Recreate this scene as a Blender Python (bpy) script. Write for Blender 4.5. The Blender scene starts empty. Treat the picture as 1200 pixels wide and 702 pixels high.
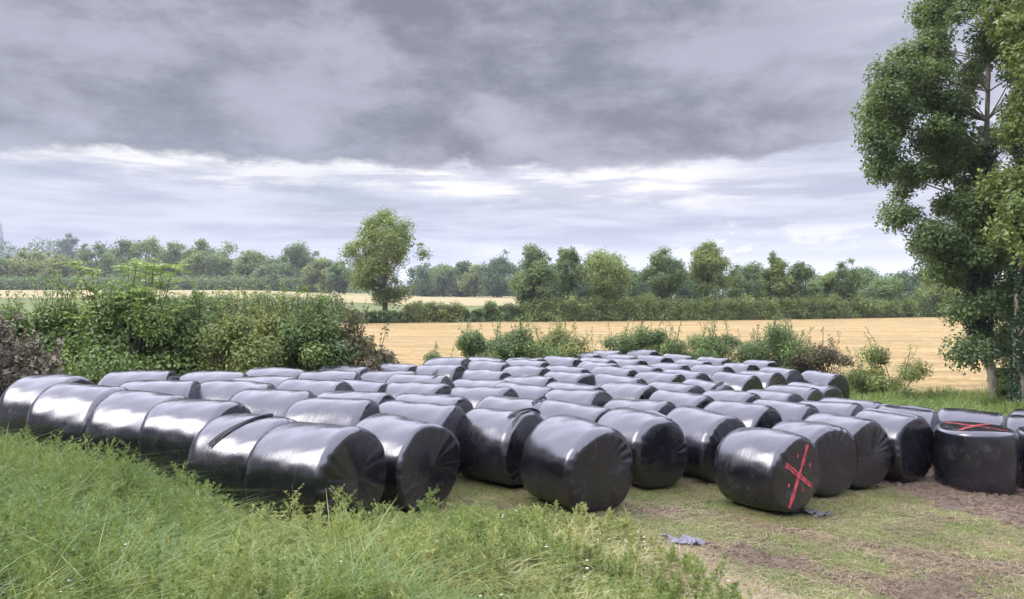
import bpy, math, random
import numpy as np
from mathutils import Vector

rng = np.random.default_rng(11)
random.seed(11)
R_ = math.radians
scene = bpy.context.scene
COL = scene.collection

# ------------------------------------------------------------------ camera, sky, sun, exposure
F_PX, CX, CY, CAM_H = 925.0, 600.0, 340.0, 3.0
cam_d = bpy.data.cameras.new('camera')
cam = bpy.data.objects.new('camera', cam_d)
COL.objects.link(cam)
cam.location = (0, 0, CAM_H)
cam.rotation_euler = (R_(90), 0, 0)
cam_d.sensor_width = 36.0
cam_d.lens = 36.0 * F_PX / 1200.0
cam_d.shift_y = -(351.0 - CY) / 1200.0
cam_d.clip_start = 0.1
cam_d.clip_end = 6000
scene.camera = cam

SUN_AZ, SUN_EL = -108.0, 40.0          # degrees: azimuth from the view direction (+Y), left is negative
sun_d = bpy.data.lights.new('sun', 'SUN')
sun_d.energy = 2.8
sun_d.angle = R_(30)
sun_d.color = (1.0, 0.94, 0.84)
sun = bpy.data.objects.new('sun', sun_d)
COL.objects.link(sun)
sd = Vector((math.sin(R_(SUN_AZ)) * math.cos(R_(SUN_EL)), math.cos(R_(SUN_AZ)) * math.cos(R_(SUN_EL)), math.sin(R_(SUN_EL))))
sun.rotation_euler = sd.to_track_quat('Z', 'Y').to_euler()

scene.view_settings.view_transform = 'Standard'
scene.view_settings.look = 'None'
scene.view_settings.gamma = 1
scene.view_settings.exposure = 0.22
scene.view_settings.use_curve_mapping = False
scene.cycles.max_bounces = 6
scene.cycles.transparent_max_bounces = 6
scene.cycles.volume_bounces = 0
scene.cycles.caustics_reflective = False
scene.cycles.caustics_refractive = False


class NT:
    """small helper round a node tree"""
    def __init__(s, tree):
        s.t = tree; s.n = tree.nodes; s.l = tree.links
    def new(s, kind, **kw):
        n = s.n.new(kind)
        for k, v in kw.items():
            if hasattr(n, k): setattr(n, k, v)
            else: n.inputs[k].default_value = v
        return n
    def put(s, sock, v):
        if isinstance(v, bpy.types.NodeSocket): s.l.new(v, sock)
        else: sock.default_value = v
    def math(s, op, a, b=0.0, clamp=False):
        n = s.n.new('ShaderNodeMath'); n.operation = op; n.use_clamp = clamp
        s.put(n.inputs[0], a); s.put(n.inputs[1], b)
        return n.outputs[0]
    def noise(s, vec, scale, detail=4, rough=0.55, dist=0.0, out='Fac'):
        n = s.n.new('ShaderNodeTexNoise')
        if vec is not None: s.l.new(vec, n.inputs['Vector'])
        n.inputs['Scale'].default_value = scale; n.inputs['Detail'].default_value = detail
        n.inputs['Roughness'].default_value = rough; n.inputs['Distortion'].default_value = dist
        return n.outputs[out]
    def smooth(s, v, lo, hi, a=0.0, b=1.0):
        n = s.n.new('ShaderNodeMapRange'); n.interpolation_type = 'SMOOTHSTEP'; n.clamp = True
        s.put(n.inputs['Value'], v)
        for k, x in (('From Min', lo), ('From Max', hi), ('To Min', a), ('To Max', b)): s.put(n.inputs[k], x)
        return n.outputs[0]
    def mix(s, f, a, b, blend='MIX'):
        n = s.n.new('ShaderNodeMix'); n.data_type = 'RGBA'; n.blend_type = blend
        s.put(n.inputs[0], f)
        for k, v in ((6, a), (7, b)):
            if isinstance(v, tuple) and len(v) == 3: v = (*v, 1)
            s.put(n.inputs[k], v)
        return n.outputs[2]
    def mapping(s, vec, scale, rot=(0, 0, 0), loc=(0, 0, 0)):
        n = s.n.new('ShaderNodeMapping'); s.l.new(vec, n.inputs[0])
        n.inputs['Scale'].default_value = scale; n.inputs['Rotation'].default_value = rot; n.inputs['Location'].default_value = loc
        return n.outputs[0]
    def ramp(s, fac, stops):
        n = s.n.new('ShaderNodeValToRGB'); cr = n.color_ramp
        while len(cr.elements) > 2: cr.elements.remove(cr.elements[-1])
        for i, (p, c) in enumerate(stops):
            e = cr.elements[i] if i < 2 else cr.elements.new(p)
            e.position = p; e.color = (*c, 1)
        s.l.new(fac, n.inputs[0])
        return n.outputs[0]


world = bpy.data.worlds.new('World')
scene.world = world
world.use_nodes = True
W = NT(world.node_tree)
W.n.clear()
out = W.new('ShaderNodeOutputWorld')
sky = W.n.new('ShaderNodeTexSky')
sky.sky_type = 'NISHITA'; sky.sun_disc = False
sky.sun_elevation = R_(SUN_EL); sky.sun_rotation = R_(SUN_AZ)
sky.air_density = 1.0; sky.dust_density = 1.5
bg1 = W.n.new('ShaderNodeBackground'); W.l.new(sky.outputs[0], bg1.inputs[0]); bg1.inputs[1].default_value = 0.09
tc = W.n.new('ShaderNodeTexCoord')
dirv = tc.outputs['Generated']
sep = W.n.new('ShaderNodeSeparateXYZ'); W.l.new(dirv, sep.inputs[0])
az = W.math('ARCTAN2', sep.outputs[0], sep.outputs[1])
el = W.math('MULTIPLY', W.math('ARCSINE', sep.outputs[2]), 57.2958)      # degrees
azd = W.math('MULTIPLY', az, 57.2958)
v1 = W.mapping(dirv, (1.0, 1.0, 2.2), loc=(0.35, 0.1, 0.0))
v2 = W.mapping(dirv, (1.0, 1.0, 9.0), loc=(3.1, 1.7, 0.4))
v3 = W.mapping(dirv, (1.0, 1.0, 2.2), loc=(7.3, 4.1, 2.2))
n_big = W.noise(v1, 2.6, 6, 0.52, 0.25)
n_det = W.noise(v3, 8.0, 8, 0.62, 0.15)
n_str = W.noise(v2, 5.0, 6, 0.6, 0.2)
n_soft = W.noise(v1, 1.4, 2, 0.5)
# thin grey-lilac overcast that fills everything
base = W.mix(W.smooth(n_str, 0.35, 0.68), (0.45, 0.485, 0.61), (0.66, 0.69, 0.81))
base = W.mix(W.smooth(el, 5.0, 0.5, 0, W.smooth(azd, -20, 25, 0.15, 0.8)), base, (0.80, 0.82, 0.92))
# bright streaks under the dark bank; the gap slopes down to the right
line = W.math('ADD', W.math('MULTIPLY', azd, -0.045), 7.4)
off = W.math('SUBTRACT', el, line)
off = W.math('ADD', off, W.math('MULTIPLY', W.math('SUBTRACT', n_det, 0.5), 3.2))
strip = W.math('MULTIPLY', W.smooth(off, -1.3, -0.1), W.smooth(off, 3.2, 1.0))
strip = W.math('MULTIPLY', strip, W.smooth(n_str, 0.38, 0.55, 0.30, 1.0))
strip = W.math('MULTIPLY', strip, W.smooth(azd, 22, 8, 0.12, 1.0))
base = W.mix(strip, base, (1.0, 0.97, 0.99))
# low small cumulus on the right
cum = W.noise(W.mapping(dirv, (1, 1, 2.2), loc=(0.9, 0.2, 0.1)), 13.0, 4, 0.55)
cumf = W.math('MULTIPLY', W.smooth(cum, 0.52, 0.60), W.math('MULTIPLY', W.smooth(el, 5.4, 4.0), W.smooth(el, 1.0, 2.6)))
cumf = W.math('MULTIPLY', cumf, W.smooth(azd, -6, 3))
base = W.mix(W.math('MULTIPLY', cumf, 0.45), base, (1.0, 0.98, 1.0))
# the heavy grey bank
lo = W.math('ADD', W.math('MULTIPLY', W.math('SUBTRACT', n_det, 0.5), 5.0), W.math('MULTIPLY', W.math('SUBTRACT', n_big, 0.5), 3.0))
lo = W.math('ADD', lo, W.smooth(azd, 16, 30, 0.0, -2.4))
bank = W.smooth(W.math('ADD', el, lo), 8.3, 9.4)
bank = W.math('MULTIPLY', bank, W.smooth(azd, 30, 16, 0.35, 1.0))
bank_c = W.mix(W.smooth(W.math('ADD', W.math('MULTIPLY', n_big, 0.55), W.math('MULTIPLY', n_det, 0.45)), 0.39, 0.61), (0.215, 0.225, 0.275), (0.46, 0.465, 0.555))
base = W.mix(bank, base, bank_c)
base = W.mix(W.smooth(el, 20, 30), base, W.mix(n_soft, (3.5, 3.55, 4.4), (4.6, 4.6, 5.6)))
bg2 = W.n.new('ShaderNodeBackground'); W.l.new(base, bg2.inputs[0]); bg2.inputs[1].default_value = 0.92
blue_gap = W.math('MULTIPLY', W.smooth(n_soft, 0.56, 0.66), W.smooth(el, 12, 4, 0.15, 0.55))
cover = W.math('SUBTRACT', 1.0, W.math('MULTIPLY', blue_gap, 0.7))
mxs = W.n.new('ShaderNodeMixShader')
W.l.new(cover, mxs.inputs[0]); W.l.new(bg1.outputs[0], mxs.inputs[1]); W.l.new(bg2.outputs[0], mxs.inputs[2])
W.l.new(mxs.outputs[0], out.inputs[0])


# ------------------------------------------------------------------ helpers
def sstep(a, b, x):
    t = np.clip((np.asarray(x, float) - a) / (b - a), 0, 1)
    return t * t * (3 - 2 * t)

def tag(o, label=None, cat=None, group=None, kind=None):
    if label: o['label'] = label
    if cat: o['category'] = cat
    if group: o['group'] = group
    if kind: o['kind'] = kind
    return o

def empty(name, loc=(0, 0, 0), rz=0.0):
    o = bpy.data.objects.new(name, None)
    o.empty_display_size = 0.3
    o.location = loc; o.rotation_euler = (0, 0, rz)
    COL.objects.link(o)
    return o

def mesh_obj(name, V, Q, mat, parent=None, tone=None, smooth=False, loc=None, extra=None):
    """link a mesh of quads (numpy arrays) as one object"""
    V = np.asarray(V, np.float32); Q = np.asarray(Q, np.int32)
    me = bpy.data.meshes.new(name)
    me.vertices.add(len(V)); me.vertices.foreach_set('co', V.ravel())
    k = Q.shape[1]
    me.loops.add(Q.size); me.loops.foreach_set('vertex_index', Q.ravel())
    me.polygons.add(len(Q))
    me.polygons.foreach_set('loop_start', np.arange(len(Q), dtype=np.int32) * k)
    me.polygons.foreach_set('loop_total', np.full(len(Q), k, np.int32))
    me.polygons.foreach_set('use_smooth', np.full(len(Q), smooth, bool))
    me.update(calc_edges=True)
    if tone is not None:
        a = me.attributes.new('tone', 'FLOAT', 'FACE'); a.data.foreach_set('value', np.asarray(tone, np.float32))
    if extra:
        for nm, arr in extra.items():
            a = me.attributes.new(nm, 'FLOAT', 'POINT'); a.data.foreach_set('value', np.asarray(arr, np.float32))
    me.materials.append(mat)
    o = bpy.data.objects.new(name, me)
    if loc is not None: o.location = loc
    COL.objects.link(o)
    if parent is not None: o.parent = parent
    return o

class Bag:
    """collects quads for ONE mesh"""
    def __init__(s): s.V = []; s.Q = []; s.T = []; s.n = 0
    def add(s, V, Q, t=0.5):
        V = np.asarray(V, float).reshape(-1, 3); Q = np.asarray(Q, int)
        s.V.append(V); s.Q.append(Q + s.n); s.n += len(V)
        s.T.append(np.full(len(Q), t) if np.isscalar(t) else np.asarray(t))
    def tube(s, P, rad, k=7, t=0.5):
        P = np.asarray(P, float); rad = np.asarray(rad, float); n = len(P)
        T = np.gradient(P, axis=0); T /= np.linalg.norm(T, axis=1)[:, None] + 1e-9
        ref = np.array([0.3, 0.9, 0.2]) if abs(T[0, 2]) > 0.8 else np.array([0, 0, 1.0])
        A = np.cross(T, ref); A /= np.linalg.norm(A, axis=1)[:, None] + 1e-9
        B = np.cross(T, A)
        th = np.linspace(0, 2 * np.pi, k, endpoint=False)
        ring = P[:, None] + rad[:, None, None] * (A[:, None] * np.cos(th)[None, :, None] + B[:, None] * np.sin(th)[None, :, None])
        i, j = np.meshgrid(np.arange(n - 1), np.arange(k), indexing='ij')
        j2 = (j + 1) % k
        s.add(ring.reshape(-1, 3), np.stack([i * k + j, i * k + j2, (i + 1) * k + j2, (i + 1) * k + j], -1).reshape(-1, 4), t)
    def weld(s):
        """join the buried ends of all stems into one root"""
        first = np.cumsum([0] + [len(v) for v in s.V[:-1]])
        for a, b in zip(first[:-1], first[1:]):
            s.Q.append(np.array([[a, a + 1, b + 1, b]])); s.T.append(np.array([.5]))
    def obj(s, name, mat, parent=None, smooth=False, loc=None):
        return mesh_obj(name, np.concatenate(s.V), np.concatenate(s.Q), mat, parent, np.concatenate(s.T), smooth, loc)

def unit(n):
    v = rng.normal(size=(n, 3)); return v / np.linalg.norm(v, axis=1)[:, None]

_ph = np.random.default_rng(5).uniform(0, 6.28, 64)
def wob(x, y, sc=1.0, k=0):
    """smooth pseudo-noise of the plane, about -1..1"""
    x = np.asarray(x, float) * sc; y = np.asarray(y, float) * sc; p = _ph[k:k + 12] if k < 50 else _ph[:12]
    return (np.sin(1.0 * x + 1.7 * y + p[0]) + np.sin(2.3 * x - 1.1 * y + p[1]) + np.sin(-1.7 * x + 2.9 * y + p[2])
            + .6 * np.sin(4.1 * x + 3.3 * y + p[3]) + .6 * np.sin(3.7 * x - 5.2 * y + p[4]) + .4 * np.sin(7.9 * x + 6.1 * y + p[5])) / 3.2

def poly_dist(x, y, P):
    """distance to a polyline, and side (+ on its near/left side)"""
    x = np.asarray(x, float); y = np.asarray(y, float)
    best = np.full(x.shape, 1e9); sign = np.ones(x.shape)
    for (x0, y0), (x1, y1) in zip(P[:-1], P[1:]):
        dx, dy = x1 - x0, y1 - y0
        t = np.clip(((x - x0) * dx + (y - y0) * dy) / (dx * dx + dy * dy), 0, 1)
        d = np.hypot(x - x0 - t * dx, y - y0 - t * dy)
        c = dx * (y - y0) - dy * (x - x0)
        m = d < best
        best = np.where(m, d, best); sign = np.where(m, np.where(c < 0, 1.0, -1.0), sign)
    return best * sign

TOE = [(-30, 13.2), (-9.5, 12.1), (-7.4, 11.2), (-5.6, 10.2), (-4.3, 9.5), (-3.3, 8.6), (-2.4, 7.9), (-1.2, 8.3), (0.1, 9.3), (1.2, 9.2), (1.75, 8.5), (2.2, 7.5), (2.6, 6.0), (3.1, 3.0), (3.4, -30)]
def bank_d(x, y): return poly_dist(x, y, TOE)

def ground_z(x, y):
    x = np.asarray(x, float); y = np.asarray(y, float)
    near = 3 - 1.22 - (1.55 + .055 * (np.clip(x, -11, 16) + 2.5) + .02 * (np.clip(y, 0, 31) - 9.5))
    left = sstep(-0.08, -0.36, x / np.maximum(y, 20))
    far = -0.7 + np.interp(y, [60, 97, 150, 300, 600, 2500], [0, 0, .8, 1.1, 1.5, 3]) + left * np.interp(y, [97, 150, 300, 600, 2500], [0, 1.2, 2.8, 7, 30])
    g = near + (far - near) * sstep(31, 62, y)
    d = bank_d(x, y)
    g = g + (0.22 * sstep(0.0, 0.7, d) + 0.62 * sstep(0.3, 4.2, d)) * (y < 40)
    near_w = (1 - sstep(25, 45, y))
    g = g + near_w * (.025 * wob(x, y, 1.1) + .08 * sstep(.3, 1.5, d) * wob(x, y, 1.7, 20))
    return g

def gz(x, y): return float(ground_z(np.array([float(x)]), np.array([float(y)]))[0])
def at(px, py, lo=4.0, hi=900.0):
    """ground point that the photograph shows at this pixel"""
    Y = np.geomspace(lo, hi, 1500); X = (px - CX) / F_PX * Y
    p = CY + F_PX * (CAM_H - ground_z(X, Y)) / Y
    i = int(np.argmin(np.abs(p - py)))
    return float(X[i]), float(Y[i]), gz(X[i], Y[i])
def on(px, Y):
    x = (px - CX) / F_PX * Y
    return x, Y, gz(x, Y)
def z_of(py, Y): return CAM_H - (py - CY) / F_PX * Y


# ------------------------------------------------------------------ materials
def new_mat(name):
    m = bpy.data.materials.new(name); m.use_nodes = True
    t = NT(m.node_tree); t.n.clear()
    o = t.n.new('ShaderNodeOutputMaterial')
    return m, t, o

def leaf_mat(name, dark, mid, light, trans=0.35, gloss=0.45, hue_noise=0.0):
    m, t, o = new_mat(name)
    a = t.n.new('ShaderNodeAttribute'); a.attribute_name = 'tone'
    c = t.ramp(a.outputs['Fac'], [(0.0, dark), (1.0, light), (0.5, mid)])
    p = t.n.new('ShaderNodeBsdfPrincipled'); t.l.new(c, p.inputs['Base Color']); p.inputs['Roughness'].default_value = gloss
    p.inputs['Specular IOR Level'].default_value = 0.4
    tr = t.n.new('ShaderNodeBsdfTranslucent')
    t.l.new(t.mix(0.5, c, (light[0] * 1.2, light[1] * 1.25, light[2] * .6)), tr.inputs[0])
    mx = t.n.new('ShaderNodeMixShader'); mx.inputs[0].default_value = trans
    t.l.new(p.outputs[0], mx.inputs[1]); t.l.new(tr.outputs[0], mx.inputs[2]); t.l.new(mx.outputs[0], o.inputs[0])
    return m

def simple_mat(name, c1, c2, scale=4.0, rough=0.85, bump=0.3, stretch=(1, 1, 1), dist=0.02, spec=0.3):
    m, t, o = new_mat(name)
    tcn = t.n.new('ShaderNodeTexCoord'); v = t.mapping(tcn.outputs['Object'], stretch)
    n = t.noise(v, scale, 6, 0.6, 0.3)
    p = t.n.new('ShaderNodeBsdfPrincipled'); p.inputs['Roughness'].default_value = rough; p.inputs['Specular IOR Level'].default_value = spec
    t.l.new(t.mix(t.smooth(n, .3, .7), c1, c2), p.inputs['Base Color'])
    if bump:
        b = t.n.new('ShaderNodeBump'); b.inputs['Strength'].default_value = bump; b.inputs['Distance'].default_value = dist
        t.l.new(t.noise(v, scale * 3, 5, .6), b.inputs['Height']); t.l.new(b.outputs[0], p.inputs['Normal'])
    t.l.new(p.outputs[0], o.inputs[0])
    return m

M = {}
M['hedge_dark'] = leaf_mat('hedge_leaves', (0.038, 0.070, 0.028), (0.094, 0.149, 0.046), (0.189, 0.252, 0.076))
M['ash'] = leaf_mat('ash_leaves', (0.057, 0.100, 0.030), (0.116, 0.177, 0.053), (0.231, 0.314, 0.093))
M['olive'] = leaf_mat('thorn_leaves', (0.075, 0.102, 0.030), (0.148, 0.181, 0.052), (0.255, 0.290, 0.089))
M['scrub'] = leaf_mat('scrub_leaves', (0.067, 0.053, 0.029), (0.106, 0.082, 0.043), (0.115, 0.134, 0.048))
M['dry'] = leaf_mat('dry_stems', (.05, .045, .028), (.10, .085, .055), (.17, .145, .10), .1)
M['tree'] = leaf_mat('tree_leaves', (0.050, 0.085, 0.031), (0.101, 0.154, 0.056), (0.176, 0.240, 0.083))
M['tree_warm'] = leaf_mat('warm_tree_leaves', (0.071, 0.104, 0.028), (0.131, 0.178, 0.048), (0.228, 0.277, 0.079))
M['tree_blue'] = leaf_mat('dark_tree_leaves', (0.021, 0.052, 0.022), (0.043, 0.091, 0.031), (0.082, 0.146, 0.046))
M['ivy'] = leaf_mat('ivy_leaves', (0.009, 0.024, 0.009), (0.020, 0.048, 0.015), (0.041, 0.082, 0.024), .15, .35)
M['bark'] = simple_mat('bark', (.10, .085, .065), (.26, .23, .19), 6, .9, .6, (1, 1, .35))
M['bark_dark'] = simple_mat('dark_bark', (.035, .030, .024), (.09, .08, .065), 6, .9, .6, (1, 1, .35))
M['grass'] = leaf_mat('grass_blades', (0.047, 0.099, 0.018), (0.123, 0.198, 0.036), (0.338, 0.320, 0.129), .35, .4)
M['weed'] = leaf_mat('weed_leaves', (0.056, 0.119, 0.028), (0.136, 0.200, 0.049), (0.286, 0.297, 0.105), .35, .5)
M['litter'] = leaf_mat('cut_grass', (0.092, 0.061, 0.040), (0.211, 0.161, 0.087), (0.351, 0.277, 0.175), .15, .6)
M['petal'] = leaf_mat('white_petals', (.70, .70, .66), (.78, .78, .74), (.8, .78, .6), .2, .6)

def ground_mat():
    m, t, o = new_mat('grassland')
    g = t.n.new('ShaderNodeNewGeometry'); pos = g.outputs['Position']
    n1 = t.noise(pos, 0.5, 6, .6); n2 = t.noise(pos, 5.0, 6, .65); n3 = t.noise(pos, 28.0, 4, .6)
    grass = t.mix(t.smooth(n1, .35, .65), (.05, .08, .022), (.09, .11, .035))
    grass = t.mix(t.smooth(n2, .45, .7), grass, (.15, .13, .06))
    soil = t.mix(t.smooth(n3, .35, .65), (.045, .032, .023), (.12, .087, .062))
    a = t.n.new('ShaderNodeAttribute'); a.attribute_name = 'bare'
    n4 = t.noise(pos, 11.0, 6, .7)
    f = t.smooth(t.math('ADD', a.outputs['Fac'], t.math('MULTIPLY', t.math('SUBTRACT', n4, .5), 2.0)), .40, .62)
    c = t.mix(f, grass, soil)
    p = t.n.new('ShaderNodeBsdfPrincipled'); p.inputs['Roughness'].default_value = .95; p.inputs['Specular IOR Level'].default_value = .2
    t.l.new(c, p.inputs['Base Color'])
    b = t.n.new('ShaderNodeBump'); b.inputs['Strength'].default_value = .7; b.inputs['Distance'].default_value = .05
    t.l.new(t.math('ADD', n3, t.math('MULTIPLY', n2, 1.5)), b.inputs['Height']); t.l.new(b.outputs[0], p.inputs['Normal'])
    t.l.new(p.outputs[0], o.inputs[0])
    return m

def field_mat(name, c1, c2, c3, rot):
    m, t, o = new_mat(name)
    g = t.n.new('ShaderNodeNewGeometry'); pos = g.outputs['Position']
    v = t.mapping(pos, (.22, .8, 1.0), (0, 0, rot))
    n1 = t.noise(v, .9, 6, .68, 1.2); n2 = t.noise(pos, .09, 4, .5); n3 = t.noise(t.mapping(pos, (.35, 1, 1), (0, 0, rot)), 6.0, 5, .7)
    c = t.mix(t.smooth(n1, .36, .64), c1, c2)
    c = t.mix(t.smooth(n2, .5, .75, 0, .5), c, c3)
    n5 = t.noise(t.mapping(pos, (.02, .42, 1), (0, 0, rot)), 1.0, 3, .5, .3)
    c = t.mix(t.smooth(n5, .50, .60, 0, .38), c, (c1[0] * .9, c1[1] * .92, c1[2] * .9))
    c = t.mix(t.smooth(n3, .46, .66, 0, .75), c, (c1[0] * .62, c1[1] * .60, c1[2] * .56))
    c = t.mix(t.smooth(t.noise(pos, 1.3, 7, .8), .47, .62, 0, .6), c, (c1[0] * .75, c1[1] * .70, c1[2] * .62))
    p = t.n.new('ShaderNodeBsdfPrincipled'); p.inputs['Roughness'].default_value = .9; p.inputs['Specular IOR Level'].default_value = .15
    t.l.new(c, p.inputs['Base Color'])
    b = t.n.new('ShaderNodeBump'); b.inputs['Strength'].default_value = .8; b.inputs['Distance'].default_value = .12
    t.l.new(t.math('ADD', n1, n3), b.inputs['Height']); t.l.new(b.outputs[0], p.inputs['Normal'])
    t.l.new(p.outputs[0], o.inputs[0])
    return m

def mud_mat():
    m, t, o = new_mat('mud')
    g = t.n.new('ShaderNodeNewGeometry'); pos = g.outputs['Position']
    n1 = t.noise(pos, 1.4, 6, .6); n2 = t.noise(pos, 9, 6, .65)
    wv = t.n.new('ShaderNodeTexWave'); wv.wave_type = 'BANDS'
    t.l.new(t.mapping(pos, (1, 1, 1), (0, 0, R_(-38))), wv.inputs['Vector'])
    wv.inputs['Scale'].default_value = 1.9; wv.inputs['Distortion'].default_value = 5; wv.inputs['Detail'].default_value = 3; wv.inputs['Detail Scale'].default_value = 1.6
    c = t.mix(t.smooth(n1, .3, .7), (.060, .040, .027), (.115, .080, .056))
    c = t.mix(t.smooth(n2, .55, .75, 0, .7), c, (.030, .021, .015))
    c = t.mix(t.math('MULTIPLY', wv.outputs['Fac'], .4), c, (.045, .031, .022))
    p = t.n.new('ShaderNodeBsdfPrincipled'); p.inputs['Roughness'].default_value = .75; p.inputs['Specular IOR Level'].default_value = .35
    t.l.new(c, p.inputs['Base Color'])
    b = t.n.new('ShaderNodeBump'); b.inputs['Strength'].default_value = .9; b.inputs['Distance'].default_value = .06
    t.l.new(t.math('ADD', t.math('MULTIPLY', wv.outputs['Fac'], .6), n2), b.inputs['Height']); t.l.new(b.outputs[0], p.inputs['Normal'])
    t.l.new(p.outputs[0], o.inputs[0])
    return m

def film_mat(name, wear=0.0):
    m, t, o = new_mat(name)
    tcn = t.n.new('ShaderNodeTexCoord'); ob = tcn.outputs['Object']
    oi = t.n.new('ShaderNodeObjectInfo')
    sh = t.n.new('ShaderNodeVectorMath'); sh.operation = 'ADD'
    cmb = t.n.new('ShaderNodeCombineXYZ')
    for k in range(3): t.put(cmb.inputs[k], t.math('MULTIPLY', oi.outputs['Random'], 37.0 + 11 * k))
    t.l.new(ob, sh.inputs[0]); t.l.new(cmb.outputs[0], sh.inputs[1]); pv = sh.outputs[0]
    wrap = t.noise(t.mapping(pv, (12, .7, .7), (0, R_(9), R_(11))), 1.8, 6, .65, .35)      # film edges round the bale
    lump = t.noise(pv, 3.2, 3, .5)
    crink = t.noise(t.mapping(pv, (1.6, 1, 1)), 15, 4, .6, .6)
    dust = t.noise(pv, 5.5, 7, .68, .4)
    col = t.mix(t.smooth(dust, .50, .85), (.004, .004, .006), (.011 + wear * .25, .0105 + wear * .24, .013 + wear * .22))
    p = t.n.new('ShaderNodeBsdfPrincipled')
    t.l.new(col, p.inputs['Base Color'])
    t.l.new(t.math('ADD', t.smooth(dust, .36, .76, .17, .34), t.smooth(wrap, .5, .75, 0, .06)), p.inputs['Roughness'])
    p.inputs['IOR'].default_value = 1.74; p.inputs['Specular Tint'].default_value = (.93, .93, 1, 1)
    p.inputs['Coat Weight'].default_value = 0.0; p.inputs['Coat Roughness'].default_value = .2; p.inputs['Coat IOR'].default_value = 1.6
    b1 = t.n.new('ShaderNodeBump'); b1.inputs['Strength'].default_value = .30; b1.inputs['Distance'].default_value = .008
    t.l.new(wrap, b1.inputs['Height'])
    b2 = t.n.new('ShaderNodeBump'); b2.inputs['Strength'].default_value = .10; b2.inputs['Distance'].default_value = .02
    t.l.new(lump, b2.inputs['Height']); t.l.new(b1.outputs[0], b2.inputs['Normal'])
    b3 = t.n.new('ShaderNodeBump'); b3.inputs['Strength'].default_value = .15; b3.inputs['Distance'].default_value = .006
    t.l.new(crink, b3.inputs['Height']); t.l.new(b2.outputs[0], b3.inputs['Normal'])
    t.l.new(b3.outputs[0], p.inputs['Normal']); t.l.new(b3.outputs[0], p.inputs['Coat Normal'])
    t.l.new(p.outputs[0], o.inputs[0])
    return m
M['film'] = film_mat('black_bale_film')
M['film_dusty'] = film_mat('dusty_bale_film', .09)
M['paint'] = simple_mat('red_marker_paint', (.36, .035, .045), (.48, .07, .085), 20, .85, 0, spec=.4)
M['tail'] = simple_mat('black_film_strands', (.008, .008, .01), (.02, .02, .024), 20, .4, .2, spec=.5)
M['scrap'] = simple_mat('grey_film_scrap', (.04, .042, .055), (.10, .105, .13), 9, .35, .6, spec=.6)
M['stone'] = simple_mat('spire_stone', (.16, .16, .17), (.26, .26, .27), .6, .9, .3)


# ------------------------------------------------------------------ ground, fields, mud
def haze_box():
    m, t, o = new_mat('thin_air')
    v = t.n.new('ShaderNodeVolumePrincipled'); v.inputs['Color'].default_value = (.86, .90, 1, 1); v.inputs['Density'].default_value = .0002
    t.l.new(v.outputs[0], o.inputs['Volume'])
    x, y0, y1, z0, z1 = 1900, -310, 3100, -8, 60
    V = np.array([(a, b, c) for a in (-x, x) for b in (y0, y1) for c in (z0, z1)])
    Q = np.array([(0, 1, 3, 2), (4, 6, 7, 5), (0, 4, 5, 1), (2, 3, 7, 6), (0, 2, 6, 4), (1, 5, 7, 3)])
    tag(mesh_obj('haze', V, Q, m), 'thin summer haze over the fields', kind='stuff')
haze_box()
def axis(parts):
    a = np.concatenate([np.arange(lo, hi, st) if st else np.array([]) for lo, hi, st in parts]); return a
gxs = np.concatenate([-np.geomspace(1800, 13, 40), np.arange(-12.5, 19, .14), np.geomspace(19.2, 1800, 38)])
gys = np.concatenate([-np.geomspace(300, 3, 12), np.arange(-2, 17, .14), np.arange(17.2, 40, .5), np.geomspace(40.5, 3000, 70)])
GX, GY = np.meshgrid(gxs, gys)
nx, ny = len(gxs), len(gys)
GZ = ground_z(GX, GY)
dB = bank_d(GX, GY)

# where the soil shows: under the bales, the churned edge, the old mound edge
WHEEL = [(2.2, 9.4), (4.0, 8.2), (6.5, 7.0), (9.0, 6.0)]
def bare_of(x, y):
    d = bank_d(x, y)
    wheel = np.abs(poly_dist(x, y, WHEEL))
    toe_r = np.exp(-((d - .1) / .22) ** 2) * (x > .9)
    trk = .75 * np.exp(-(wheel / .35) ** 2) + .35 * np.exp(-((wheel - 1.5) / .3) ** 2)
    return np.clip(.75 * toe_r + trk + .30 + .30 * wob(x, y, 1.3, 8) + .12 * wob(x, y, 5, 22) + .36 * sstep(2.8, 5.2, x) * sstep(11, 8.6, y), 0, 1) * (d < .8) + .12 * (d >= .8)
ix, iy = np.meshgrid(np.arange(nx - 1), np.arange(ny - 1))
cells = np.stack([iy * nx + ix, iy * nx + ix + 1, (iy + 1) * nx + ix + 1, (iy + 1) * nx + ix], -1).reshape(-1, 4)
V = np.stack([GX, GY, GZ], -1).reshape(-1, 3)
ground = mesh_obj('ground', V, cells, ground_mat(), smooth=True, extra={'bare': bare_of(GX, GY).ravel() * (GY.ravel() < 40)})
tag(ground, 'rough green grassland under bales and hedges', kind='structure')

def sheet(name, xs, ys, mask, mat, lift, label):
    """a lifted sheet over the ground where mask(x, y) > 0"""
    X, Y = np.meshgrid(xs, ys); n, k = len(xs), len(ys)
    Z = ground_z(X, Y) + lift
    i, j = np.meshgrid(np.arange(n - 1), np.arange(k - 1))
    c = np.stack([j * n + i, j * n + i + 1, (j + 1) * n + i + 1, (j + 1) * n + i], -1).reshape(-1, 4)
    mx = (X[:-1, :-1] + X[1:, 1:]) / 2; my = (Y[:-1, :-1] + Y[1:, 1:]) / 2
    c = c[(mask(mx, my) > 0).ravel()]
    used, inv = np.unique(c, return_inverse=True)
    P = np.stack([X, Y, Z], -1).reshape(-1, 3)[used]
    o = mesh_obj(name, P, inv.reshape(c.shape), mat, smooth=True)
    return tag(o, label, kind='structure')

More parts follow.
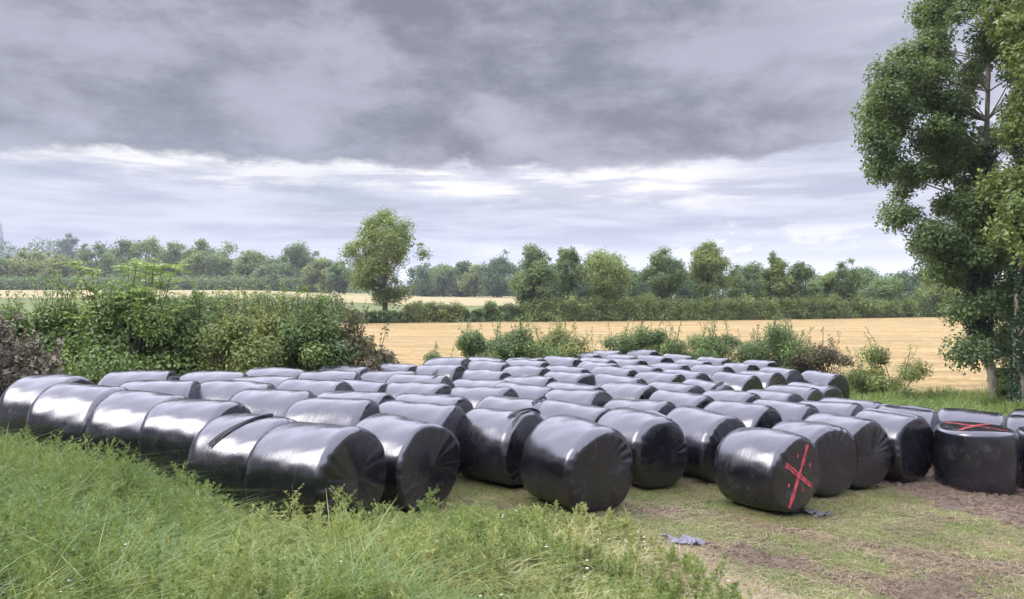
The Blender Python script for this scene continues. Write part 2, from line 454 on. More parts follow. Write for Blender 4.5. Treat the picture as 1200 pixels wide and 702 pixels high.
# near edge of the mown field runs just behind the hedge line, far edge along the field hedge
NEAR_EDGE = [(-60, 22.5), (-12, 21.5), (-4, 25.5), (4, 34.5), (9, 35), (12, 33), (16, 31.5), (24, 31), (80, 34)]
FAR_EDGE = [(-200, 82), (-26, 86), (0, 92), (30, 98), (60, 106), (200, 125)]
def e_y(P, x): return np.interp(x, [p[0] for p in P], [p[1] for p in P])
sheet('mown_field', np.concatenate([np.arange(-160, -30, 6), np.arange(-30, 70, .8), np.arange(70, 200, 6)]), np.concatenate([np.arange(20, 45, .4), np.arange(45, 130, 1.2)]),
      lambda x, y: np.minimum(y - e_y(NEAR_EDGE, x) - .5 * wob(x, y, 1.5), e_y(FAR_EDGE, x) - y + .8 * wob(x, y, .4)),
      field_mat('mown_straw', (.20, .145, .062), (.345, .25, .110), (.20, .17, .07), R_(6)), .03, 'pale golden mown field behind the bales')
sheet('far_field', np.arange(-420, 200, 6), np.arange(102, 330, 4),
      lambda x, y: np.minimum(y - 145 - 2 * wob(x, y, .1) - .10 * np.abs(x), 318 - y),
      field_mat('far_straw', (.22, .19, .095), (.29, .24, .125), (.19, .19, .09), R_(-4)), .05, 'strip of golden field beyond the field hedge')
MUD = [(5.9, 30), (6.35, 12.2), (6.1, 10.4), (5.6, 9.0), (5.0, 7.6), (4.3, 5.0), (4, 0)]
def mud_mask(x, y):
    edge = np.interp(y, [0, 5.5, 7.5, 8.8, 9.8, 11, 12.3, 13.6, 15.5], [5.0, 5.4, 6.0, 6.6, 6.9, 6.9, 6.6, 6.2, 7.0])
    return np.minimum(x - edge - .35 * wob(x, y, 2.2, 3) - .12 * wob(x, y, 9, 14), 15.6 - y)
sheet('mud_track', np.arange(4.2, 16, .07), np.arange(3, 16, .07), mud_mask, mud_mat(), .008, 'churned brown mud track beside the upright bales')


# ------------------------------------------------------------------ bales
# (left, right, top) in photograph pixels and the turn of the axis; solved back to the real spot on the ground
BALES = [(12,100,440,75),(50,150,450,75),(104,229,457,72),(157,304,466,72),(220,360,482,70),(290,456,496,59),
(396,538,485,55),(527,645,474,48),(600,748,490,37),(688,808,478,38),(778,872,475.5,30),(840,958,497,36),(899,999,488,30),(940,1032,484,30),(1000,1082,481,34),(1023,1105,473,50),
(121,205,433,85),(174,250,446.5,80),(214,301,435.5,85),(222,320,446.5,75),(282,380,456,72),(326,449,465.5,68),
(302,357,431,70),(280,350,443,70),(314,395,446.5,70),(350,415,435.4,70),(373,430,427,65),(366,450,454,65),(392,462,443.5,65),
(423,494,432.5,60),(442,494,424.8,60),(450,516,446.5,58),(428,520,459,58),(466,570,470,55),(462,530,438.5,58),(486,545,427.7,55),(500,550,419.7,55),
(504,574,449.8,52),(522,590,441.4,52),(528,593,431,50),(545,597,423,50),(545,592,418.7,50),(559,653,460.7,48),(574,647,447,48),(587,652,438.5,46),(590,645,427.8,46),(592,645,421.8,45),(590,640,417.8,45),
(623,712,467.5,42),(635,716,454.4,42),(643,704,445.3,42),(639,700,435,40),(635,691,426,40),(635,681,418.5,40),
(664,704,412,42),(692,728,410.4,42),(683,717,418,40),(705,747,414.3,40),(675,727,423,38),(690,747,429.2,38),(692,752,439,38),(700,774,446.5,38),(704,792,463,38),
(712,757,418.8,38),(732,775,409.7,38),(745,788,415.2,36),(726,776,426.3,36),(738,805,434.5,34),(754,820,447,34),(762,842,455.6,34),
(771,816,413.7,34),(761,806,425,34),(787,835,419.7,34),(773,828,432,34),(799,852,443.6,34),(814,892,456,32),(827,908,469,32),
(814,859,418,34),(807,861,426,34),(835,895,424,32),(869,912,422,30),(824,896,435.8,32),(859,920,434,30),(869,938,456,32),(880,959,466.7,30),
(895,958,431.4,28),(920,977,432.7,26),(894,965,449,30),(919,977,447,28),(929,1006,466.7,32),(962,1032,464,36),
(1087,1160,477.6,60),(1156,1230,484,60),(1185,1260,477,60)]
BALES = [b if i < 16 or i > 90 else (b[0], b[1], b[2], b[3] + 9) for i, b in enumerate(BALES)]
NB = len(BALES)
BR, BL = .605, 1.18
def plane_z(x, y): return 3 - 1.22 - (1.55 + .055 * (np.clip(x, -11, 16) + 2.5) + .02 * (np.clip(y, 0, 31) - 9.5))

def bale_profile(L, R, c0, c1, bulge=.015):
    """half outline of a wrapped bale: flat end, rounded rim, straight side; returns t, x, r, on-the-end weight"""
    def end(c):
        q = np.linspace(0, 1, 10)[:-1]; a = np.linspace(0, np.pi / 2, 12)
        x = np.concatenate([L / 2 - bulge * q ** 2, L / 2 - bulge - c * (1 - np.cos(a))]); rr = np.concatenate([(R - c) * q, R - c + c * np.sin(a)])
        return x, rr, np.concatenate([np.ones(9), np.cos(a) ** 1.5])
    x0, r0, o0 = end(c0); x1, r1, o1 = end(c1)
    sx_ = np.linspace(-x0[-1], x1[-1], 20)[1:-1]
    x = np.concatenate([-x0, sx_, x1[::-1]]); rr = np.concatenate([r0, np.full(18, R), r1[::-1]]); oc = np.concatenate([o0, np.zeros(18), o1[::-1]])
    t = np.concatenate([[0], np.cumsum(np.hypot(np.diff(x), np.diff(rr)))]); t *= np.pi / t[-1]
    return t, x, rr, oc

def solve_bales():
    th = np.linspace(0, 2 * np.pi, 40, endpoint=False); t = np.linspace(0, np.pi, 27); T, TH = np.meshgrid(t, th)
    tb_, xb_, rb_, _ = bale_profile(BL, BR, .2, .1); sx = np.interp(T, tb_, xb_); r = np.interp(T, tb_, rb_)
    sy = r * np.cos(TH); sz = BR * .95 + r * np.sin(TH) * .95
    S = []
    for xl, xr, yt, al in BALES:
        a = -math.pi / 2 + R_(al)
        P = np.stack([sx * np.cos(a) - sy * np.sin(a), sx * np.sin(a) + sy * np.cos(a), sz], -1).reshape(-1, 3)
        Y = 1590 / (yt - CY); X = ((xl + xr) / 2 - CX) / F_PX * Y
        for _ in range(30):
            d = P[:, 1] + Y; px = CX + F_PX * (P[:, 0] + X) / d; py = CY + F_PX * (CAM_H - P[:, 2] - plane_z(X, Y)) / d
            Y *= 1 + .7 * ((py.min() - CY) / (yt - CY) - 1)
            X += ((xl + xr) / 2 - (px.min() + px.max()) / 2) / F_PX * Y
        S.append((X, Y))
    P = np.array(S); P0 = P.copy(); A = np.array([-math.pi / 2 + R_(b[3]) for b in BALES])
    U = np.stack([np.cos(A), np.sin(A)], 1); Vv = np.stack([-np.sin(A), np.cos(A)], 1)
    I, J = np.triu_indices(NB, 1)
    u = (U[I] + U[J]) / 2; v = (Vv[I] + Vv[J]) / 2
    wgt = np.where(np.arange(NB) < 16, .15, 1.4)[:, None]
    for it in range(300):                       # nudge apart until none cuts its neighbour
        d = P[I] - P[J]
        k = ((np.abs((d * u).sum(1)) / (BL * .97)) ** 4 + (np.abs((d * v).sum(1)) / (2 * BR * .97)) ** 4) ** .25
        p = np.where(k < 1, (1 - k) * .5 / np.maximum(k, .3), 0)[:, None] * d
        Mv = np.zeros_like(P); np.add.at(Mv, I, p); np.add.at(Mv, J, -p)
        P = P + Mv * .6 * wgt + (P0 - P) * .01 * (it < 250)
    return P, A
BP, BA = solve_bales()

class BaleShape:
    """a wrapped round bale: axis along local X, resting on z = 0"""
    def __init__(s, seed, R=BR, L=BL, n=4.4, sag=.93, upright=False, fine=1.0):
        r = np.random.default_rng(seed)
        s.R, s.L, s.n, s.sag, s.up, s.fine = R, L, n, sag, upright, fine
        s.p = r.uniform(0, 6.28, 24); s.a = r.uniform(.5, 1.3, 12); s.k = r.integers(17, 27, 2)
        s.dent = r.uniform(-1, 1, 6); s.slump = r.uniform(-.04, .04, 3); s.barrel = r.uniform(.02, .05)
        s.c0, s.c1 = (.09, .09) if upright else (r.uniform(.15, .24), r.uniform(.07, .12)); s.tab = bale_profile(L, R, s.c0, s.c1)
    def at(s, t, th):
        t = np.asarray(t, float); th = np.asarray(th, float); p, a = s.p, s.a
        x = np.interp(t, s.tab[0], s.tab[1]); r = np.interp(t, s.tab[0], s.tab[2]); oncap = np.interp(t, s.tab[0], s.tab[3])
        side = np.where(t < np.pi / 2, -1.0, 1.0)
        r = r * (1 - s.barrel * (2 * x / s.L) ** 2)
        capr = np.clip(r / s.R, 0, 1)
        # sausage-like bulge and uneven wraps on the round side
        r = r * (1 + .020 * a[0] * np.sin(2 * th + p[0]) + .013 * a[1] * np.sin(3 * th + p[1] + 2 * x) + .008 * a[2] * np.sin(5 * th + p[2] - 3 * x)
                 + .014 * a[3] * np.sin(4.5 * x + p[3] + np.sin(2 * th)) + .005 * a[4] * np.sin(11 * x + 2 * np.sin(th + p[4]) + p[5])
                 + .0035 * np.sin(9 * th + 14 * x + p[6]))
        # pleats where the film gathers on the ends
        k = np.where(side > 0, s.k[0], s.k[1])
        tp = np.arctan2(r * np.sin(th) - .13 * np.sin(p[14] + side), r * np.cos(th) - .13 * np.cos(p[15] + side))
        tp = th + (np.mod(tp - th + np.pi, 2 * np.pi) - np.pi) * (1 - .5 * capr)
        pl = np.sin(k * tp + 1.5 * np.sin(3 * th + p[7]) + 5 * capr + p[8])
        pl = pl + .6 * np.sin(2 * k * th * .5 + 7 * np.sin(2 * tp + p[9]) + p[10])
        x = x + side * .0045 * s.fine * pl * (.45 + .55 * np.sin(2 * th + p[13])) * oncap * capr ** 1.5
        x = x + side * oncap * (.018 * (1 - capr ** 2) * s.dent[0] + .02 * np.sin(2 * th + p[11]) * capr + .014 * np.sin(3 * th + p[12]) * capr)
        r = r * (1 + .004 * s.fine * pl * oncap * capr)
        y = r * np.cos(th); z = r * np.sin(th)
        if s.up:
            return np.stack([y, z, x * (1 + .0 * x)], -1) + np.array([0, 0, s.L / 2 - .02])
        z = z * s.sag
        z = z + s.slump[0] * x + s.slump[1] * x * 0
        low = sstep(0.1, -s.R, z)
        y = y * (1 + .045 * low)
        H = s.R * s.sag
        z = z + H
        z = np.where(z < .12, .12 - (.12 - z) * .45, z)         # pressed flat on the ground
        return np.stack([x, y, z - .055], -1)
    def mesh(s, nt=46, nth=72):
        ts = np.concatenate([s.tab[0][1:21], np.linspace(s.tab[0][20], s.tab[0][39], nt // 2)[1:-1], s.tab[0][39:-1]])
        th = np.linspace(0, 2 * np.pi, nth, endpoint=False)
        T, TH = np.meshgrid(ts, th, indexing='ij')
        P = s.at(T, TH).reshape(-1, 3); n = len(ts)
        i, j = np.meshgrid(np.arange(n - 1), np.arange(nth), indexing='ij'); j2 = (j + 1) % nth
        Q = np.stack([i * nth + j, i * nth + j2, (i + 1) * nth + j2, (i + 1) * nth + j], -1).reshape(-1, 4)
        # close the two poles
        c0 = len(P); P = np.concatenate([P, P[:nth].mean(0)[None], P[-nth:].mean(0)[None]])
        jj = np.arange(0, nth, 2)
        Q0 = np.stack([np.full(len(jj), c0), (jj + 2) % nth, (jj + 1) % nth, jj], -1)
        o = (n - 1) * nth
        Q1 = np.stack([np.full(len(jj), c0 + 1), o + jj, o + (jj + 1) % nth, o + (jj + 2) % nth], -1)
        return P, np.concatenate([Q, Q0, Q1])
    def cap(s, y, z, far=False, lift=.004):
        """a point of the +X end (or the top of an upright bale) above the end-plane spot (y, z)"""
        rho = np.clip(np.hypot(y, z) / s.R, 0.001, .995); th = np.arctan2(z, y)
        t = np.interp(-rho * s.R, -s.tab[2][38:], s.tab[0][38:])
        P = s.at(t, th)
        e = 1e-3
        n = np.cross(s.at(t + e, th) - P, s.at(t, th + e) - P); n /= np.linalg.norm(n, axis=-1, keepdims=True) + 1e-12
        ax = np.array([0, 0, 1.0]) if s.up else np.array([1.0, 0, 0])
        n = np.where((n @ ax)[..., None] < 0, -n, n)
        return P + n * lift

ORD = ['zeroth', 'first', 'second', 'third', 'fourth', 'fifth', 'sixth', 'seventh', 'eighth', 'ninth', 'tenth', 'eleventh', 'twelfth', 'thirteenth', 'fourteenth', 'fifteenth', 'sixteenth', 'seventeenth', 'eighteenth']
def bale_rows():
    """row numbers from the front edge, by which bales stand in front of which in the picture"""
    left = set(range(NB - 3)); row = {}
    for i in range(16): row[i] = 1; left.discard(i)
    k = 2
    while left:
        layer = []
        for i in left:
            xl, xr, yt = BALES[i][:3]; lo, hi = xl + .2 * (xr - xl), xr - .2 * (xr - xl)
            if not any(j != i and BALES[j][2] > yt + 3.0 and min(hi, BALES[j][1]) - max(lo, BALES[j][0]) > .22 * (hi - lo) for j in left):
                layer.append(i)
        for i in layer: row[i] = k; left.discard(i)
        k += 1
    return row
ROW = bale_rows()
SPECIAL = {0: 'black wrapped bale at the far left end of the front row',
           4: 'black wrapped bale with a frayed tail of black strands draped over its top',
           5: 'large glossy black bale standing forward in tall weeds at the left front corner',
           7: 'glossy black bale with a torn film knot on its top right shoulder, front row',
           8: 'glossy black bale standing forward in the middle of the front row',
           11: 'black barrel-shaped bale lying down with a red painted cross on its end',
           12: 'black bale directly right of the bale with the red cross on its end',
           14: 'black bale with a dark film fold running along its top, second from the row end',
           15: 'black bale with a folded top at the right end of the front row',
           91: 'grey topped black bale lying just behind the upright bale with red cross',
           92: 'dusty streaked black bale lying behind the right edge of the upright bale',
           93: 'dark bale lying furthest right beneath the trees, cut by the photo edge'}

def ribbon(path, w, up=None):
    """flat strip along a path; w full width (array)"""
    P = np.asarray(path, float); w = np.broadcast_to(w, (len(P),))
    T = np.gradient(P, axis=0); T /= np.linalg.norm(T, axis=1)[:, None] + 1e-9
    up = np.array([0, 0, 1.0]) if up is None else up
    S = np.cross(T, up); S /= np.linalg.norm(S, axis=1)[:, None] + 1e-9
    V = np.stack([P - S * w[:, None] / 2, P + S * w[:, None] / 2], 1).reshape(-1, 3)
    i = np.arange(len(P) - 1) * 2
    return V, np.stack([i, i + 1, i + 3, i + 2], -1)

def strokes(shape, parent, lines, width, name='paint_cross'):
    """spray-paint lines on the bale end, following its surface"""
    b = Bag()
    for (y0, z0), (y1, z1), gap in lines:
        L = math.hypot(y1 - y0, z1 - z0); ny, nz = -(z1 - z0) / L, (y1 - y0) / L
        for off in ((-gap / 2, gap / 2) if gap else (0,)):
            t = np.linspace(0, 1, 44)
            jit = .003 * np.sin(t * 23 + off * 90)
            cy = y0 + (y1 - y0) * t + ny * (off + jit); cz = z0 + (z1 - z0) * t + nz * (off + jit)
            w = width * (1 + .3 * np.sin(t * 31 + 5 * off))
            rows = [shape.cap(cy + ny * w * q, cz + nz * w * q) for q in (-.5, -.17, .17, .5)]
            V = np.stack(rows, 1).reshape(-1, 3)
            i, j = np.meshgrid(np.arange(43), np.arange(3), indexing='ij')
            b.add(V, np.stack([i * 4 + j, i * 4 + j + 1, (i + 1) * 4 + j + 1, (i + 1) * 4 + j], -1).reshape(-1, 4))
    return b.obj(name, M['paint'], parent, smooth=True)

def film_tail(shape, parent, s0, th0, s1, th1, n=9, spread=.10, lift=.02, name='film_tail'):
    """loose gathered film strands lying over the wrap"""
    b = Bag(); r = np.random.default_rng(int(abs(s0 * 100) + th0))
    for k in range(n):
        t = np.linspace(0, 1, 14); q = (k / (n - 1) - .5)
        s = s0 + (s1 - s0) * t + q * spread * t ** 2 + .015 * np.sin(t * 6 + k)
        th = np.radians(th0 + (th1 - th0) * t + q * 6 * t + r.uniform(-1, 1) * t)
        tt = np.interp(s, shape.tab[1], shape.tab[0])
        P = shape.at(tt, th); P = P + np.array([0, 0, 1.0]) * (lift * (.4 + r.uniform(0, 1)) * (1 - .5 * t))[:, None]
        b.tube(P, .007 * (1 - .5 * t) + .002, 5)
    return b.obj(name, M['tail'], parent, smooth=True)

def film_fold(shape, parent, th0, th1, s_end=.55):
    """a loose fold of film standing up in a low ridge along the bale"""
    s = np.linspace(-s_end, s_end, 40); prof = np.linspace(0, 1, 7)
    rows = []
    for q in prof:
        th = np.radians(th0 + (th1 - th0) * q + 2.5 * np.sin(s * 5))
        tt = np.interp(s, shape.tab[1], shape.tab[0])
        P = shape.at(tt, th); c = shape.at(np.full_like(tt, np.pi / 2), th).copy(); c = np.array([0, 0, shape.R * shape.sag])
        nrm = P - (np.stack([P[:, 0], 0 * s, 0 * s + c[2]], -1)); nrm /= np.linalg.norm(nrm, axis=1)[:, None]
        rows.append(P + nrm * (.004 + .028 * math.sin(math.pi * q) * (1 + .3 * np.sin(9 * s)))[:, None])
    V = np.stack(rows, 1).reshape(-1, 3); k = len(prof)
    i, j = np.meshgrid(np.arange(39), np.arange(k - 1), indexing='ij')
    b = Bag(); b.add(V, np.stack([i * k + j, i * k + j + 1, (i + 1) * k + j + 1, (i + 1) * k + j], -1).reshape(-1, 4))
    return b.obj('film_fold', M['film'], parent, smooth=True)

rows_n = {}
for i, r in ROW.items(): rows_n.setdefault(r, []).append(i)
for r in rows_n: rows_n[r].sort(key=lambda i: BALES[i][0] + BALES[i][1])
LAST = max(rows_n)
for i in range(NB):
    x, y = BP[i]; near = i < 16 or i > 90
    g = float(plane_z(x, y)) + .02
    jit = random.Random(i)
    barrel = i == 11
    shp = BaleShape(100 + i, n=4.4 if barrel else jit.uniform(5.6, 7.6), sag=jit.uniform(.925, .965), L=BL * jit.uniform(.98, 1.04) * (1.07 if i in (2, 3, 5, 6, 8) else .95 if 10 < i < 16 else 1.02 if i < 16 or i > 90 else 1.10), R=BR * jit.uniform(1.01, 1.055), fine=1.3)
    if barrel: shp.k = np.array([14, 14]); shp.barrel = .12
    P, Q = shp.mesh(60 if near else 45, 112 if near else 72)
    root = empty('silage_bale', (x, y, g), BA[i] + R_(jit.uniform(-3, 3)))
    root.rotation_euler[0] = R_(jit.uniform(-2.5, 2.5)); root.rotation_euler[1] = R_(jit.uniform(-1.5, 1.5))
    mesh_obj('film_wrap', P, Q, M['film_dusty'] if i in (2, 16, 91, 92, 11) else M['film'], root, smooth=True)
    if i in SPECIAL: lab = SPECIAL[i]
    else:
        r = ROW[i]; k = rows_n[r].index(i) + 1; n = len(rows_n[r])
        side = f'{ORD[k]} from the left' if k <= (n + 1) // 2 else (f'{ORD[n - k + 1]} from the right' if n - k else 'last on the right')
        side = side.replace('first from', 'first from')
        place = 'in the front row' if r == 1 else ('in the rearmost row' if r == LAST else f'in the {ORD[r]} row back')
        lab = f'black wrapped silage bale, {side} {place}'
    tag(root, lab, 'silage bale', 'black wrapped silage bales laid in rows')
    if i == 11:
        strokes(shp, root, [((.22, .48), (-.26, -.50), .035), ((-.36, .22), (.36, -.26), .045)], .026)
        for dot in (((-.07, .30), (-.05, .35), 0), ((.27, .10), (.28, .16), 0), ((-.26, -.16), (-.24, -.11), 0), ((.05, -.30), (.07, -.25), 0)): strokes(shp, root, [dot], .032, 'paint_dot')
    if i == 4: film_tail(shp, root, .30, 84, -.16, 152, 12, .10, .02)
    if i == 7: film_tail(shp, root, .52, 60, .40, 118, 6, .03, .05); film_tail(shp, root, .50, 80, .56, 130, 5, .03, .03)
    if i == 42: film_tail(shp, root, .52, 70, .50, 112, 6, .06, .06)
    if i == 34: film_tail(shp, root, .42, 84, .40, 104, 7, .04, .08)
    if i == 74: film_tail(shp, root, .50, 80, .45, 150, 7, .08, .05)
    if i == 9: film_fold(shp, root, 66, 74, .54)
    if i == 14: film_fold(shp, root, 84, 98)
    if i == 15: film_fold(shp, root, 78, 94)

def upright_bale(px, base, label, marks, seed, R=.67, L=1.07):
    x, y, _ = at(px, base); y += R; x = (px - CX) / F_PX * y
    shp = BaleShape(seed, R=R, L=L, n=6.0, upright=True, fine=.35)
    shp.dent[0] = .25
    P, Q = shp.mesh(60, 120)
    root = empty('upright_bale', (x, y, gz(x, y) + .0), R_(20))
    mesh_obj('film_wrap', P, Q, M['film_dusty'], root, smooth=True)
    if marks: strokes(shp, root, marks, .018)
    tag(root, label, 'silage bale')
    return root
upright_bale(1143, 580, 'upright black bale with a red cross painted on its flat top, standing in mud', [((-.52, -.10), (.55, .14), .05), ((-.18, .50), (.16, -.52), .06), ((-.1, -.3), (-.04, -.32), .0)], 501)
upright_bale(1238, 583, 'upright black bale cut off by the right edge of the photo', None, 502)


# ------------------------------------------------------------------ foliage builders
def leaf_quads(C, N, size, aspect=.55):
    """one folded-looking quad per leaf: C centres, N normals, size array"""
    n = len(C)
    r = unit(n); A = np.cross(N, r); A /= np.linalg.norm(A, axis=1)[:, None] + 1e-9; B = np.cross(N, A)
    s = size[:, None]
    V = np.stack([C - A * s * .5, C + B * s * aspect * .5 + N * s * .08, C + A * s * .5, C - B * s * aspect * .5 + N * s * .08], 1).reshape(-1, 3)
    return V, np.arange(4 * n).reshape(n, 4)

def blob_leaves(centers, radii, count, size, tone_c=None, droop=0.15, flat=.8, shell=.55, aspect=.55):
    """leaves scattered through many small clumps, denser to their outside"""
    centers = np.asarray(centers, float); radii = np.asarray(radii, float)
    w = radii ** 2; idx = rng.choice(len(centers), count, p=w / w.sum())
    d = unit(count)
    rr = radii[idx] * (shell + (1.12 - shell) * rng.random(count) ** .8) * np.where(rng.random(count) < .25, rng.random(count), 1)
    C = centers[idx] + d * rr[:, None] * np.array([1, 1, flat])
    C[:, 2] -= droop * radii[idx] * rng.random(count)
    N = d * .5 + unit(count) * .8 + np.array([0, 0, .55]); N /= np.linalg.norm(N, axis=1)[:, None]
    sz = size * rng.uniform(.6, 1.35, count)
    V, Q = leaf_quads(C, N, sz, aspect)
    tc = (rng.random(len(centers)) if tone_c is None else tone_c)
    tone = np.clip(.5 + (tc[idx] - .5) * .7 + rng.normal(0, .16, count), 0, 1)
    return V, Q, tone

def limb(P0, P1, bend=.15, n=7):
    P0 = np.asarray(P0, float); P1 = np.asarray(P1, float); t = np.linspace(0, 1, n)[:, None]
    L = np.linalg.norm(P1 - P0); off = unit(1)[0] * L * bend; off[2] = abs(off[2]) * .6
    return P0 + (P1 - P0) * t + off * np.sin(np.pi * t)

def make_tree(name, loc, H, W, label, group, mat, leaves=9000, leaf=.26, blobs=38, trunk_h=.22, bark='bark_dark', gaps=.0, shape='round', cat='tree', crown_low=.18, D=None):
    x, y, z = loc
    root = empty(name, (x, y, z - .05))
    D = D or W
    C = []; Rr = []
    while len(C) < blobs:
        u = unit(1)[0] * rng.random() ** .28
        if shape == 'round': k = 1.0
        hz = .5 + u[2] * .5
        wdt = {'round': math.sqrt(max(0.05, 1 - (abs(u[2])) ** 2.4)), 'tall': (1 - .55 * hz), 'wide': 1.0 if hz < .75 else .7, 'vase': .45 + .75 * hz if hz < .7 else 1.0}[shape]
        rad = math.hypot(u[0], u[1]) + 1e-6
        kk = wdt * (1.0 if shape == 'round' else 1.1) / max(rad, .35) * min(rad, 1)
        cx, cy = u[0] * kk, u[1] * kk
        px = cx * W * .5 * .82; py = cy * D * .5 * .82; pz = H * (crown_low + (1 - crown_low) * (.06 + .86 * hz))
        C.append((px, py, pz)); Rr.append(W * (rng.uniform(.09, .17) if blobs > 50 else rng.uniform(.14, .23)) * (1.1 - .3 * hz))
    C = np.array(C); Rr = np.array(Rr)
    C[:, 2] *= H / max((C[:, 2] + Rr * .75).max(), 1e-3)
    for k in (0, 1):
        e = (np.abs(C[:, k]) + Rr * .8).max(); C[:, k] *= (W if k == 0 else D) * .5 / e
    tops = rng.integers(0, blobs, max(4, blobs // 5))         # a few small tufts break the outline
    Ct = C[tops] + unit(len(tops)) * Rr[tops][:, None] * .9; Ct[:, 2] += Rr[tops] * .25
    C2 = np.concatenate([C, Ct]); R2 = np.concatenate([Rr, Rr[tops] * .45])
    V, Q, t = blob_leaves(C2, R2, int(leaves * 2.0), leaf * .85, shell=.2)
    mesh_obj('crown', V, Q, M[mat], root, t)
    b = Bag(); tr = H * .022 + .06
    top = np.array([rng.normal(0, .05) * W, rng.normal(0, .05) * W, H * .72])
    P = limb((0, 0, -.3), top, .04, 9); b.tube(P, np.linspace(tr, tr * .25, 9), 8)
    for k in range(min(14, blobs)):
        j = rng.integers(0, blobs); a = rng.uniform(.22, .8); s = P[int(a * 8)]
        b.tube(limb(s, C[j], .12), np.linspace(tr * .42 * (1.1 - a), .02, 7), 5)
    b.obj('trunk', M[bark], root, smooth=True)
    tag(root, label, cat, group)
    return root

def make_shrub(name, loc, H, W, label, mat, leaves, leaf, blobs=20, shoots=14, D=None, cat='shrub', group=None, shoot_h=.35, spread_low=True, bark='bark_dark', density=1.0, pinnate=0, aspect=.55):
    x, y, z = loc; D = D or W * .8
    root = empty(name, (x, y, z - .03))
    C = []; Rr = []
    for _ in range(blobs):
        a = rng.uniform(0, 6.283); q = rng.random() ** .5
        hz = rng.random() ** .9; env = math.sqrt(max(.08, 1 - hz ** 2.2))
        C.append((math.cos(a) * q * W * .45 * env, math.sin(a) * q * D * .45 * env, H * (.02 + .78 * hz))); Rr.append(min(W, H) * rng.uniform(.15, .25))
    C = np.array(C); Rr = np.array(Rr)
    C[:, 2] *= H / max((C[:, 2] + Rr * .6).max(), 1e-3)
    e = (np.abs(C[:, 0]) + Rr * .8).max(); C[:, 0] *= W * .5 / e
    V, Q, t = blob_leaves(C, Rr, int(leaves * density), leaf, shell=.35, aspect=aspect)
    bag = Bag(); bag.add(V, Q, t); st = Bag()
    for k in range(shoots):                                   # upright shoots with leaves along them
        j = rng.integers(0, blobs); p0 = C[j].copy()
        L = H * shoot_h * rng.uniform(.5, 1.15); d = np.array([rng.normal(0, .28), rng.normal(0, .28), 1.0]); d /= np.linalg.norm(d)
        p0 = p0 + np.array([0, 0, Rr[j] * .6]); p1 = p0 + d * L
        st.tube(np.concatenate([limb((0, 0, -.15), p0, .1, 6)[:-1], limb(p0, p1, .06, 5)]), np.linspace(.018, .004, 10), 4)
        m = int(10 + L * 26); tt = rng.random(m)
        c = p0 + (p1 - p0) * tt[:, None] + unit(m) * (.05 + .09 * (1 - tt))[:, None]
        nn = unit(m) + np.array([0, 0, .7]); nn /= np.linalg.norm(nn, axis=1)[:, None]
        V, Q = leaf_quads(c, nn, leaf * rng.uniform(.6, 1.2, m)); bag.add(V, Q, np.clip(rng.normal(.65, .15, m), 0, 1))
    for k in range(pinnate):                                  # ash-like shoots: long leaf stalks, paired leaflets
        a = rng.uniform(0, 6.283); q = rng.random() ** .5 * .38
        p0 = np.array([math.cos(a) * q * W, math.sin(a) * q * D, H * rng.uniform(.70, 1.20)])
        st.tube(limb((0, 0, -.15), p0, .05, 6), np.linspace(.02, .006, 6), 5)
        for s_ in range(7):
            an = rng.uniform(0, 6.283); el_ = rng.uniform(-.1, .8); L = rng.uniform(.28, .45)
            d = np.array([math.cos(an) * math.cos(el_), math.sin(an) * math.cos(el_), math.sin(el_)])
            base_ = p0 - np.array([0, 0, rng.uniform(0, .35)])
            tt = np.repeat(np.linspace(.25, 1, 6), 2); sd_ = np.cross(d, [0, 0, 1.0]); sd_ /= np.linalg.norm(sd_) + 1e-9
            side = np.tile([-1, 1], 6) * .055
            c = base_ + d * (L * tt)[:, None] + sd_ * side[:, None] - np.array([0, 0, 1.0]) * (tt ** 2 * .08)[:, None]
            nn = np.tile(np.array([0, 0, 1.0]), (12, 1)) + unit(12) * .35; nn /= np.linalg.norm(nn, axis=1)[:, None]
            V, Q = leaf_quads(c, nn, np.full(12, .13), .45); bag.add(V, Q, np.clip(rng.normal(.9, .08, 12), 0, 1))
    for k in range(8):
        j = rng.integers(0, blobs)
        st.tube(limb((0, 0, -.15), C[j], .12), np.linspace(.035, .008, 7), 5)
    bag.obj('foliage', M[mat], root)
    st.weld()
    st.obj('branches', M[bark], root, smooth=True)
    tag(root, label, cat, group)
    return root

def fit_shrub(px0, px1, ytop, Y, **kw):
    """shrub standing at distance Y spanning px0..px1 with its top at ytop"""
    x, y, z = on((px0 + px1) / 2, Y)
    W_ = (px1 - px0) / F_PX * Y; H = z_of(ytop, Y) - z
    return (x, y, z), H, W_

